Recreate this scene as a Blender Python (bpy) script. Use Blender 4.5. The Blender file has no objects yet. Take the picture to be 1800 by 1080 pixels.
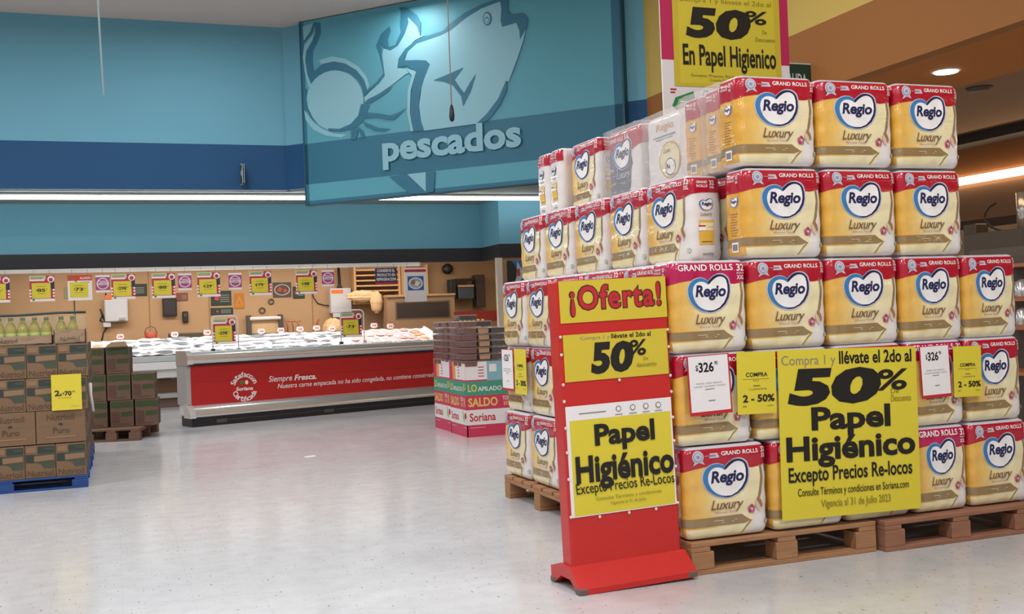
import bpy, math, random
from mathutils import Vector, Matrix
from mathutils.geometry import tessellate_polygon
random.seed(7)
PI = math.pi
C = bpy.context.scene.collection
SC = bpy.context.scene

# ------------------------------------------------------------------ camera, world, light, exposure
def look(yaw, pitch, roll):
    y, p, r = math.radians(yaw), math.radians(pitch), math.radians(roll)
    F = Vector((math.sin(y)*math.cos(p), math.cos(y)*math.cos(p), math.sin(p)))
    R0 = Vector((math.cos(y), -math.sin(y), 0)); U0 = R0.cross(F)
    R = R0*math.cos(r) - U0*math.sin(r); U = U0*math.cos(r) + R0*math.sin(r)
    return Matrix(((R.x, U.x, -F.x), (R.y, U.y, -F.y), (R.z, U.z, -F.z)))
cd = bpy.data.cameras.new('camera'); cam = bpy.data.objects.new('camera', cd); C.objects.link(cam)
cam.matrix_world = Matrix.Translation((0, 0, 1.25)) @ look(20.32, .397, 2.15).to_4x4()
cd.sensor_width = 36; cd.lens = 1897/1800*36; cd.clip_end = 200
SC.camera = cam
w = bpy.data.worlds.new('world'); SC.world = w; w.use_nodes = True
w.node_tree.nodes['Background'].inputs[0].default_value = (1, .985, .98, 1)
w.node_tree.nodes['Background'].inputs[1].default_value = .36
SC.view_settings.view_transform = 'Standard'; SC.view_settings.look = 'None'
SC.view_settings.gamma = 1; SC.view_settings.use_curve_mapping = False
SC.view_settings.exposure = 0.14
def area(name, loc, size, power, col=(1, 1, 1), rot=(0, 0, 0), spread=180):
    l = bpy.data.lights.new(name, 'AREA'); l.shape = 'RECTANGLE'; l.size, l.size_y = size
    l.energy = power; l.color = col; l.spread = math.radians(spread)
    o = bpy.data.objects.new(name, l); C.objects.link(o); o.location = loc; o.rotation_euler = rot
    return o
COOL = (.985, .99, 1)
for x, y, p in ((-3, 2, 95), (.2, 2, 95), (3.4, 1.5, 95), (-3, 7.5, 95), (.2, 7.5, 95), (3.2, 8, 70), (-3, 12.5, 80), (.3, 12.5, 80), (-1, -3, 110), (3, -3, 110)):
    area('hall_lamp', (x, y, 5.45), (1.3, .35), p, COOL)
for x, y, p in ((3.7, 13.85, 15), (1.2, 14.3, 14)):      # wall washer and spot near the corner wall
    area('wall_spot', (x, y, 5.5), (.2, .2), p, (.95, 1, 1))
area('workroom_lamp', (2, 19.2, 2.55), (7.5, .5), 112, (1, .91, .80))
area('workroom_lamp', (6.6, 18.4, 2.55), (.8, .8), 14, (1, .86, .70))
area('ice_case_lamp', (2.3, 18.0, 2.14), (5.4, .12), 34, (1, .98, .95))
area('bakery_lamp', (8.8, 8.5, 3.1), (.8, 4), 16, (1, .72, .42))

# ------------------------------------------------------------------ helpers
def lin(h):
    h = h.lstrip('#'); out = []
    for i in (0, 2, 4):
        c = int(h[i:i+2], 16)/255
        out.append(c/12.92 if c <= .04045 else ((c+.055)/1.055)**2.4)
    return (*out, 1)
MATS = {}
def M(name, hexc='#ffffff', rough=.5, metal=0, bump=0, bscale=60, emit=0, coat=0, spec=.5, var=0, vscale=4, stretch=(1, 1, 1), alpha=1, trans=0, grain=None):
    if name in MATS: return MATS[name]
    m = bpy.data.materials.new(name); m.use_nodes = True; nt = m.node_tree; b = nt.nodes['Principled BSDF']
    b.inputs['Base Color'].default_value = lin(hexc); b.inputs['Roughness'].default_value = rough
    b.inputs['Metallic'].default_value = metal; b.inputs['Coat Weight'].default_value = coat
    b.inputs['Specular IOR Level'].default_value = spec; b.inputs['Transmission Weight'].default_value = trans
    b.inputs['Alpha'].default_value = alpha
    if emit:
        b.inputs['Emission Color'].default_value = lin(hexc); b.inputs['Emission Strength'].default_value = emit
    if bump or var:
        tc = nt.nodes.new('ShaderNodeTexCoord'); mp = nt.nodes.new('ShaderNodeMapping')
        mp.inputs['Scale'].default_value = stretch; nt.links.new(tc.outputs['Object'], mp.inputs[0])
    if bump:
        n = nt.nodes.new('ShaderNodeTexNoise'); n.inputs['Scale'].default_value = bscale; n.inputs['Detail'].default_value = 4
        bp = nt.nodes.new('ShaderNodeBump'); bp.inputs['Strength'].default_value = bump; bp.inputs['Distance'].default_value = .01
        nt.links.new(mp.outputs[0], n.inputs['Vector']); nt.links.new(n.outputs[0], bp.inputs['Height']); nt.links.new(bp.outputs[0], b.inputs['Normal'])
    if var:
        n = nt.nodes.new('ShaderNodeTexNoise'); n.inputs['Scale'].default_value = vscale; n.inputs['Detail'].default_value = 5
        rp = nt.nodes.new('ShaderNodeMix'); rp.data_type = 'RGBA'
        c = lin(hexc); g = lin(grain) if grain else tuple(max(0, k*(1-var)) for k in c[:3]) + (1,)
        rp.inputs[6].default_value = c; rp.inputs[7].default_value = g
        nt.links.new(mp.outputs[0], n.inputs['Vector']); nt.links.new(n.outputs[0], rp.inputs[0]); nt.links.new(rp.outputs[2], b.inputs['Base Color'])
    MATS[name] = m
    return m

def tag(o, label=None, cat=None, group=None, kind=None):
    if label: o['label'] = label
    if cat: o['category'] = cat
    if group: o['group'] = group
    if kind: o['kind'] = kind
    return o
def thing(name, label, cat, loc=(0, 0, 0), rz=0, group=None):
    o = bpy.data.objects.new(name, None); C.objects.link(o); o.empty_display_size = .1
    o.location = loc; o.rotation_euler = (0, 0, rz)
    return tag(o, label, cat, group)
def dup(root, label=None, group=None, name=None):
    def rec(o, par):
        c = o.copy(); C.objects.link(c)
        if par: c.parent = par
        for ch in list(o.children): rec(ch, c)
        return c
    r = rec(root, None)
    if label: r['label'] = label
    if group: r['group'] = group
    return r

_T = {}
def text2d(s, bold=0, shear=0, space=1):
    k = (s, bold, shear, space)
    if k not in _T:
        cu = bpy.data.curves.new('t', 'FONT'); cu.body = s; cu.offset = bold; cu.shear = shear; cu.space_character = space
        cu.resolution_u = 3; cu.fill_mode = 'FRONT'
        o = bpy.data.objects.new('t', cu); C.objects.link(o)
        dg = bpy.context.evaluated_depsgraph_get(); me = o.evaluated_get(dg).to_mesh()
        v = [(a.co.x, a.co.y) for a in me.vertices]; f = [tuple(p.vertices) for p in me.polygons]
        o.evaluated_get(dg).to_mesh_clear(); bpy.data.objects.remove(o); bpy.data.curves.remove(cu)
        x0 = min(a[0] for a in v); x1 = max(a[0] for a in v); y0 = min(a[1] for a in v); y1 = max(a[1] for a in v)
        _T[k] = ([((a-x0)/(x1-x0), (b-y0)/(y1-y0)) for a, b in v], f, (x1-x0)/(y1-y0))
    return _T[k]

class G:
    """collects shapes; build() links them as one mesh object"""
    def __init__(s): s.v = []; s.f = []; s.m = []; s.mats = []; s.sm = []
    def mi(s, m):
        if m not in s.mats: s.mats.append(m)
        return s.mats.index(m)
    def add(s, vs, fs, m, smooth=False):
        n = len(s.v); s.v += [tuple(a) for a in vs]; k = s.mi(m)
        for f in fs: s.f.append([n+i for i in f]); s.m.append(k); s.sm.append(smooth)
        return s
    def box(s, x0, x1, y0, y1, z0, z1, m, b=0):
        if b <= 0:
            v = [(x, y, z) for z in (z0, z1) for y in (y0, y1) for x in (x0, x1)]
            return s.add(v, [(0, 2, 3, 1), (4, 5, 7, 6), (0, 1, 5, 4), (2, 6, 7, 3), (0, 4, 6, 2), (1, 3, 7, 5)], m)
        b = min(b, (x1-x0)*.45, (y1-y0)*.45, (z1-z0)*.45)
        v = []; idx = {}
        for iz, z in ((0, z0), (1, z1)):
            for iy, y in ((0, y0), (1, y1)):
                for ix, x in ((0, x0), (1, x1)):
                    dx, dy, dz = (b if ix == 0 else -b), (b if iy == 0 else -b), (b if iz == 0 else -b)
                    for a, p in ((0, (x, y+dy, z+dz)), (1, (x+dx, y, z+dz)), (2, (x+dx, y+dy, z))):
                        idx[ix, iy, iz, a] = len(v); v.append(p)
        I = lambda ix, iy, iz, a: idx[ix, iy, iz, a]
        f = [(I(0,0,0,0), I(0,0,1,0), I(0,1,1,0), I(0,1,0,0)), (I(1,0,0,0), I(1,1,0,0), I(1,1,1,0), I(1,0,1,0)),
             (I(0,0,0,1), I(1,0,0,1), I(1,0,1,1), I(0,0,1,1)), (I(0,1,0,1), I(0,1,1,1), I(1,1,1,1), I(1,1,0,1)),
             (I(0,0,0,2), I(0,1,0,2), I(1,1,0,2), I(1,0,0,2)), (I(0,0,1,2), I(1,0,1,2), I(1,1,1,2), I(0,1,1,2))]
        for p in (0, 1):
            for q in (0, 1):
                f += [(I(p,q,0,0), I(p,q,0,1), I(p,q,1,1), I(p,q,1,0)), (I(p,0,q,0), I(p,0,q,2), I(p,1,q,2), I(p,1,q,0)),
                      (I(0,p,q,1), I(0,p,q,2), I(1,p,q,2), I(1,p,q,1))]
        f += [(I(p,q,r,0), I(p,q,r,1), I(p,q,r,2)) for p in (0,1) for q in (0,1) for r in (0,1)]
        return s.add(v, f, m)
    def tube(s, pts, r, m, n=8, caps=True):
        pts = [Vector(p) for p in pts]; rs = r if isinstance(r, (list, tuple)) else [r]*len(pts)
        v = []; f = []; up = None
        for i, p in enumerate(pts):
            d = (pts[min(i+1, len(pts)-1)] - pts[max(i-1, 0)]).normalized()
            if up is None: up = Vector((0, 0, 1)) if abs(d.z) < .9 else Vector((1, 0, 0))
            a = d.cross(up).normalized(); bb = a.cross(d); up = bb
            for k in range(n):
                t = 2*PI*k/n; v.append(p + (a*math.cos(t) + bb*math.sin(t))*rs[i])
        for i in range(len(pts)-1):
            for k in range(n):
                f.append((i*n+k, i*n+(k+1) % n, (i+1)*n+(k+1) % n, (i+1)*n+k))
        if caps: f += [tuple(range(n-1, -1, -1)), tuple(range((len(pts)-1)*n, len(pts)*n))]
        return s.add(v, f, m, True)
    def lathe(s, prof, m, c=(0, 0, 0), n=16):
        v = []; f = []
        for r, z in prof:
            for k in range(n): v.append((c[0]+r*math.cos(2*PI*k/n), c[1]+r*math.sin(2*PI*k/n), c[2]+z))
        for i in range(len(prof)-1):
            for k in range(n): f.append((i*n+k, i*n+(k+1) % n, (i+1)*n+(k+1) % n, (i+1)*n+k))
        f += [tuple(range(n-1, -1, -1)), tuple(range((len(prof)-1)*n, len(prof)*n))]
        return s.add(v, f, m, True)
    def ball(s, c, r, m, n=10, sz=(1, 1, 1)):
        v = []; f = []; k = n//2
        for i in range(k+1):
            t = PI*(i+.02)/(k+.04)
            for j in range(n):
                a = 2*PI*j/n; v.append((c[0]+r*sz[0]*math.sin(t)*math.cos(a), c[1]+r*sz[1]*math.sin(t)*math.sin(a), c[2]-r*sz[2]*math.cos(t)))
        for i in range(k):
            for j in range(n): f.append((i*n+j, i*n+(j+1) % n, (i+1)*n+(j+1) % n, (i+1)*n+j))
        return s.add(v, f, m, True)
    def lump(s, c, r, m, sz=(1, 1, 1), seed=1, amp=.22):
        n, k = 22, 14; rr = random.Random(seed); ph = [(rr.uniform(1.5, 7), rr.uniform(1.5, 7), rr.uniform(0, 6)) for _ in range(7)]; v = []; f = []
        for i in range(k+1):
            t = PI*(i+.02)/(k+.04)
            for j in range(n):
                a = 2*PI*j/n; q = 1+amp*sum(abs(math.sin(p*t+c_)*math.cos(round(b)*a+c_))-.4 for p, b, c_ in ph)/3
                v.append((c[0]+r*q*sz[0]*math.sin(t)*math.cos(a), c[1]+r*q*sz[1]*math.sin(t)*math.sin(a), c[2]-r*q*sz[2]*math.cos(t)))
        for i in range(k):
            for j in range(n): f.append((i*n+j, i*n+(j+1) % n, (i+1)*n+(j+1) % n, (i+1)*n+j))
        return s.add(v, f, m)
    def prism(s, poly, a0, a1, m, axis='y', smooth=False):
        """2-D polygon swept along an axis; axis y: poly is (x,z); axis x: poly is (y,z); axis z: poly is (x,y)"""
        P = {'y': lambda p, a: (p[0], a, p[1]), 'x': lambda p, a: (a, p[0], p[1]), 'z': lambda p, a: (p[0], p[1], a)}[axis]
        n = len(poly); v = [P(p, a0) for p in poly] + [P(p, a1) for p in poly]
        s.add(v, [tuple(range(n)), tuple(range(2*n-1, n-1, -1))], m)
        return s.add(v, [(i, (i+1) % n, n+(i+1) % n, n+i) for i in range(n)], m, smooth)
    # flat print: mp maps (x, y) to 3-D
    def tris(s, v, t, m, mp, step=0):
        if not step: return s.add([mp(*p) for p in v], t, m)
        out = []; st = [tuple(v[i] for i in f) for q in t for f in ([q] if len(q) == 3 else [(q[0], q[k], q[k+1]) for k in range(1, len(q)-1)])]
        while st:
            a, b, c = st.pop()
            e = [((a[0]-b[0])**2+(a[1]-b[1])**2, 0), ((b[0]-c[0])**2+(b[1]-c[1])**2, 1), ((c[0]-a[0])**2+(c[1]-a[1])**2, 2)]
            d, k = max(e)
            if d <= step*step: out.append((a, b, c)); continue
            if k == 1: a, b, c = b, c, a
            elif k == 2: a, b, c = c, a, b
            mid = ((a[0]+b[0])/2, (a[1]+b[1])/2); st += [(a, mid, c), (mid, b, c)]
        vs = []; ix = {}; fs = []
        for T in out:
            f = []
            for p in T:
                q = (round(p[0], 6), round(p[1], 6))
                if q not in ix: ix[q] = len(vs); vs.append(mp(*p))
                f.append(ix[q])
            fs.append(f)
        return s.add(vs, fs, m, True)
    def poly(s, pts, m, mp, step=0):
        t = tessellate_polygon([[Vector((p[0], p[1], 0)) for p in pts]])
        T = []
        for a, b, c in t:
            A, B, D = pts[a], pts[b], pts[c]
            cr = (B[0]-A[0])*(D[1]-A[1])-(B[1]-A[1])*(D[0]-A[0])
            T.append((a, b, c) if cr > 0 else (a, c, b))
        return s.tris(pts, T, m, mp, step)
    def rect(s, x0, x1, y0, y1, m, mp, step=0): return s.poly([(x0, y0), (x1, y0), (x1, y1), (x0, y1)], m, mp, step)
    def disc(s, x, y, r, m, mp, n=16, ry=None): return s.poly([(x+r*math.cos(2*PI*k/n), y+(ry or r)*math.sin(2*PI*k/n)) for k in range(n)], m, mp)
    def text(s, t, x0, x1, y0, y1, m, mp, bold=0, shear=0, space=1, step=0, slope=0):
        v, f, ar = text2d(t, bold, shear, space)
        if x1 is None: x1 = x0 + ar*(y1-y0)
        if y1 is None: y1 = y0 + (x1-x0)/ar
        return s.tris([(x0+a*(x1-x0), y0+b*(y1-y0)+slope*a) for a, b in v], f, m, mp, step)
    def build(s, name, parent=None, loc=None, rz=0):
        me = bpy.data.meshes.new(name); me.from_pydata(s.v, [], s.f)
        for m in s.mats: me.materials.append(m)
        me.polygons.foreach_set('material_index', s.m); me.polygons.foreach_set('use_smooth', s.sm); me.update()
        o = bpy.data.objects.new(name, me); C.objects.link(o)
        if parent: o.parent = parent
        if loc: o.location = loc
        if rz: o.rotation_euler = (0, 0, rz)
        return o
def flat(y=0):                       # print on a sheet standing in the XZ plane, facing -Y
    return lambda a, b: (a, y, b)
def struct(o, kind='structure'): o['kind'] = 'structure'; return o

# ------------------------------------------------------------------ the room
TEAL = M('wall_teal', '#6caac0', .75, var=.05, vscale=1.5)
NAVY = M('wall_navy', '#104b78', .7)
BLACKB = M('band_black', '#2c2b31', .6)
OCHRE = M('wall_ochre', '#cbae58', .75)
ORANGE = M('wall_orange', '#9a632d', .75)
TAN = M('wall_tan', '#bb9770', .6, var=.12, vscale=3)
CEIL = M('ceiling_paint', '#dcc8be', .9)
SOFFIT = M('soffit_paint', '#828e89', .85)
BROWN = M('wall_brown', '#7d5c44', .8)
WHITE = M('white_paint', '#e9e6e2', .45)
TUBE = M('tube_glow', '#ffffff', .5, emit=9)
WARMT = M('warm_tube_glow', '#ffe3b8', .5, emit=6)

def floor_mat():
    m = M('floor_tile', '#c9c6bf', .2); nt = m.node_tree; b = nt.nodes['Principled BSDF']
    tc = nt.nodes.new('ShaderNodeTexCoord')
    br = nt.nodes.new('ShaderNodeTexBrick'); br.offset = 0; br.inputs['Scale'].default_value = 1
    br.inputs['Brick Width'].default_value = .305; br.inputs['Row Height'].default_value = .305
    br.inputs['Mortar Size'].default_value = .0016; br.inputs['Mortar Smooth'].default_value = .3; br.inputs['Bias'].default_value = 0
    br.inputs['Color1'].default_value = lin('#cacccf'); br.inputs['Color2'].default_value = lin('#c8cacd'); br.inputs['Mortar'].default_value = lin('#c4c2c0')
    nt.links.new(tc.outputs['Object'], br.inputs['Vector'])
    n = nt.nodes.new('ShaderNodeTexNoise'); n.inputs['Scale'].default_value = 62; n.inputs['Detail'].default_value = 1
    mp = nt.nodes.new('ShaderNodeMapping'); mp.inputs['Scale'].default_value = (1, .45, 1); mp.inputs['Rotation'].default_value = (0, 0, .5)
    nt.links.new(tc.outputs['Object'], mp.inputs[0]); nt.links.new(mp.outputs[0], n.inputs['Vector'])
    r = nt.nodes.new('ShaderNodeValToRGB'); r.color_ramp.elements[0].position = .25; r.color_ramp.elements[1].position = .31
    r.color_ramp.elements[0].color = (.48, .46, .45, 1); r.color_ramp.elements[1].color = (1, 1, 1, 1)
    nt.links.new(n.outputs[0], r.inputs[0])
    n2 = nt.nodes.new('ShaderNodeTexNoise'); n2.inputs['Scale'].default_value = 9; n2.inputs['Detail'].default_value = 6
    r2 = nt.nodes.new('ShaderNodeValToRGB'); r2.color_ramp.elements[0].position = .3; r2.color_ramp.elements[1].position = .7
    r2.color_ramp.elements[0].color = (.90, .89, .88, 1); r2.color_ramp.elements[1].color = (1, 1, 1, 1)
    nt.links.new(tc.outputs['Object'], n2.inputs['Vector']); nt.links.new(n2.outputs[0], r2.inputs[0])
    a = nt.nodes.new('ShaderNodeMix'); a.data_type = 'RGBA'; a.blend_type = 'MULTIPLY'; a.inputs[0].default_value = 1
    c = nt.nodes.new('ShaderNodeMix'); c.data_type = 'RGBA'; c.blend_type = 'MULTIPLY'; c.inputs[0].default_value = 1
    nt.links.new(br.outputs[0], a.inputs[6]); nt.links.new(r.outputs[0], a.inputs[7])
    nt.links.new(a.outputs[2], c.inputs[6]); nt.links.new(r2.outputs[0], c.inputs[7]); nt.links.new(c.outputs[2], b.inputs['Base Color'])
    n3 = nt.nodes.new('ShaderNodeTexNoise'); n3.inputs['Scale'].default_value = 2.2
    rr = nt.nodes.new('ShaderNodeMapRange'); rr.inputs['To Min'].default_value = .10; rr.inputs['To Max'].default_value = .24
    nt.links.new(tc.outputs['Object'], n3.inputs['Vector']); nt.links.new(n3.outputs[0], rr.inputs[0]); nt.links.new(rr.outputs[0], b.inputs['Roughness'])
    return m
struct(G().box(-7, 12, -6, 21, -.1, 0, floor_mat()).build('floor'))
struct(G().box(-7, 6.5, -6, 16.2, 5.6, 5.7, CEIL).build('ceiling'))
# upper wall at the back: teal over a navy band, carried on a soffit
struct(G().box(-7, 2.48, 16, 16.15, 3.86, 5.6, TEAL).box(-7, 2.48, 16, 16.15, 3.205, 3.86, NAVY).build('wall_back'))
DX, DY = .68493, -.72861           # along the slanted wall, left end to right end
NX, NY = -.72861, -.68493          # out of it, towards the shop
SL = 5.586
def slab(g, p0, p1, t, z0, z1, m):
    (x0, y0), (x1, y1) = p0, p1; d = Vector((x1-x0, y1-y0)).normalized(); n = Vector((-d.y, d.x))*t
    g.prism([(x0, y0), (x1, y1), (x1+n.x, y1+n.y), (x0+n.x, y0+n.y)], z0, z1, m, 'z'); return g
E0, E1 = (2.48, 16.0), (6.306, 11.93)
struct(slab(slab(G(), E0, E1, .12, 3.86, 5.6, TEAL), E0, E1, .12, 3.205, 3.86, NAVY).build('wall_corner'))
struct(G().box(6.306, 6.45, -6, 11.93, 3.87, 5.6, OCHRE).box(6.306, 6.45, -6, 11.93, 3.26, 3.87, ORANGE).build('wall_right'))
struct(G().prism([(-7, 16.16), (2.53, 16.16), (6.306, 12.1), (6.306, 11.6), (10.4, 11.6), (10.4, 21), (-7, 21)], 3.2, 3.3, SOFFIT, 'z').build('ceiling_soffit'))
struct(G().box(6.45, 7.67, -6, 11.6, 3.262, 3.36, M('soffit_orange', '#b06c2a', .8)).box(7.67, 12, -6, 11.6, 3.28, 3.36, M('ceiling_brown', '#8a6a50', .85)).build('ceiling_right'))
# lower wall: black band over the opening of the fish counter, then the return beside it
def lower(x0, x1, y0, y1): return G().box(x0, x1, y0, y1, 2.435, 3.2, TEAL).box(x0, x1, y0, y1, 2.205, 2.435, BLACKB)
struct(lower(-7, 6.08, 17.85, 18.0).build('wall_lintel'))
struct(lower(6.08, 6.2, 16.9, 18.0).build('wall_return'))
struct(lower(6.2, 10.4, 16.9, 17.02).build('wall_side'))
struct(G().box(-7, 4.93, 17.74, 17.84, 2.14, 2.2, WHITE, .006).build('trim_1'))
struct(G().box(6.0, 6.10, 16.86, 16.94, 1.0, 2.2, M('post_white', '#e8dccb', .5)).build('trim_2'))
# service window wall under the right band
wg = G()
wg.box(6.1, 6.52, 16.92, 17.0, 0, 2.2, TAN).box(6.52, 7.6, 16.92, 17.0, 0, 1.2, TAN).box(7.6, 10.4, 16.92, 17.0, 0, 2.2, TAN).box(6.52, 7.6, 16.92, 17.0, 2.06, 2.2, TAN)
struct(wg.build('wall_service'))
wf = G()
for a in ((6.52, 6.58, 1.2, 2.06), (7.54, 7.6, 1.2, 2.06), (6.52, 7.6, 2.0, 2.06), (6.52, 7.6, 1.2, 1.26)): wf.box(a[0], a[1], 16.89, 16.95, a[2], a[3], M('frame_cream', '#d8c8b2', .5), .005)
struct(wf.build('window_1'))
# workroom
struct(G().box(-7, 9, 20.5, 20.6, 0, 2.7, TAN).build('wall_workroom'))
struct(G().box(9, 9.1, 17.0, 20.6, 0, 2.7, TAN).build('wall_workroom_right'))
struct(G().box(-7, 9.1, 18.0, 20.6, 2.6, 2.7, M('workroom_ceiling', '#c8b49c', .9)).build('ceiling_workroom'))
# room on the far right
ig = G().box(10.4, 10.5, -6, 17, 2.84, 3.28, M('bakery_orange', '#8a5428', .8)).box(10.4, 10.5, -6, 17, 2.24, 2.66, BROWN).box(10.4, 10.5, -6, 17, 2.13, 2.24, M('band_dark_brown', '#3a2a22', .7)).box(10.4, 10.5, -6, 17, 0, 2.13, M('wall_putty', '#a58c74', .7)).box(10.44, 10.5, -6, 17, 2.66, 2.84, BROWN)
struct(G().box(10.0, 10.38, -6, 11.6, 3.16, 3.275, M('beam_dark', '#2e211c', .7)).build('trim_3'))
struct(ig.build('wall_bakery'))

# light tubes: each a lamp of the place
g = G().tube([(-6, 16.42, 3.135), (7.2, 16.42, 3.135)], .028, TUBE, 10); g.box(-6, 7.2, 16.38, 16.46, 3.165, 3.185, WHITE)
tag(g.build('tube_light'), 'long white tube light under the dark blue wall band', 'light')
g = G().box(10.33, 10.40, -5, 14.5, 2.71, 2.80, WARMT)
tag(g.build('tube_light'), 'warm light strip on the brown wall at the right, behind the pile', 'light')
t = thing('downlight', 'round lit downlight in the orange soffit above the packs', 'light', (7.0, 7.6, 3.262))
G().lathe([(.10, -.012), (.10, -.002)], M('downlight_glow', '#fff3dc', .5, emit=12), n=24).build('lens', t)
G().lathe([(.12, -.004), (.13, .0)], WHITE, n=24).build('trim_ring', t)
t = thing('smoke_detector', 'small dark round fixture on the brown ceiling at the right', 'ceiling fixture', (7.95, 8.2, 3.28))
G().lathe([(.10, -.03), (.13, 0)], M('fixture_grey', '#55483e', .6), n=20).build('housing', t)

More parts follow.
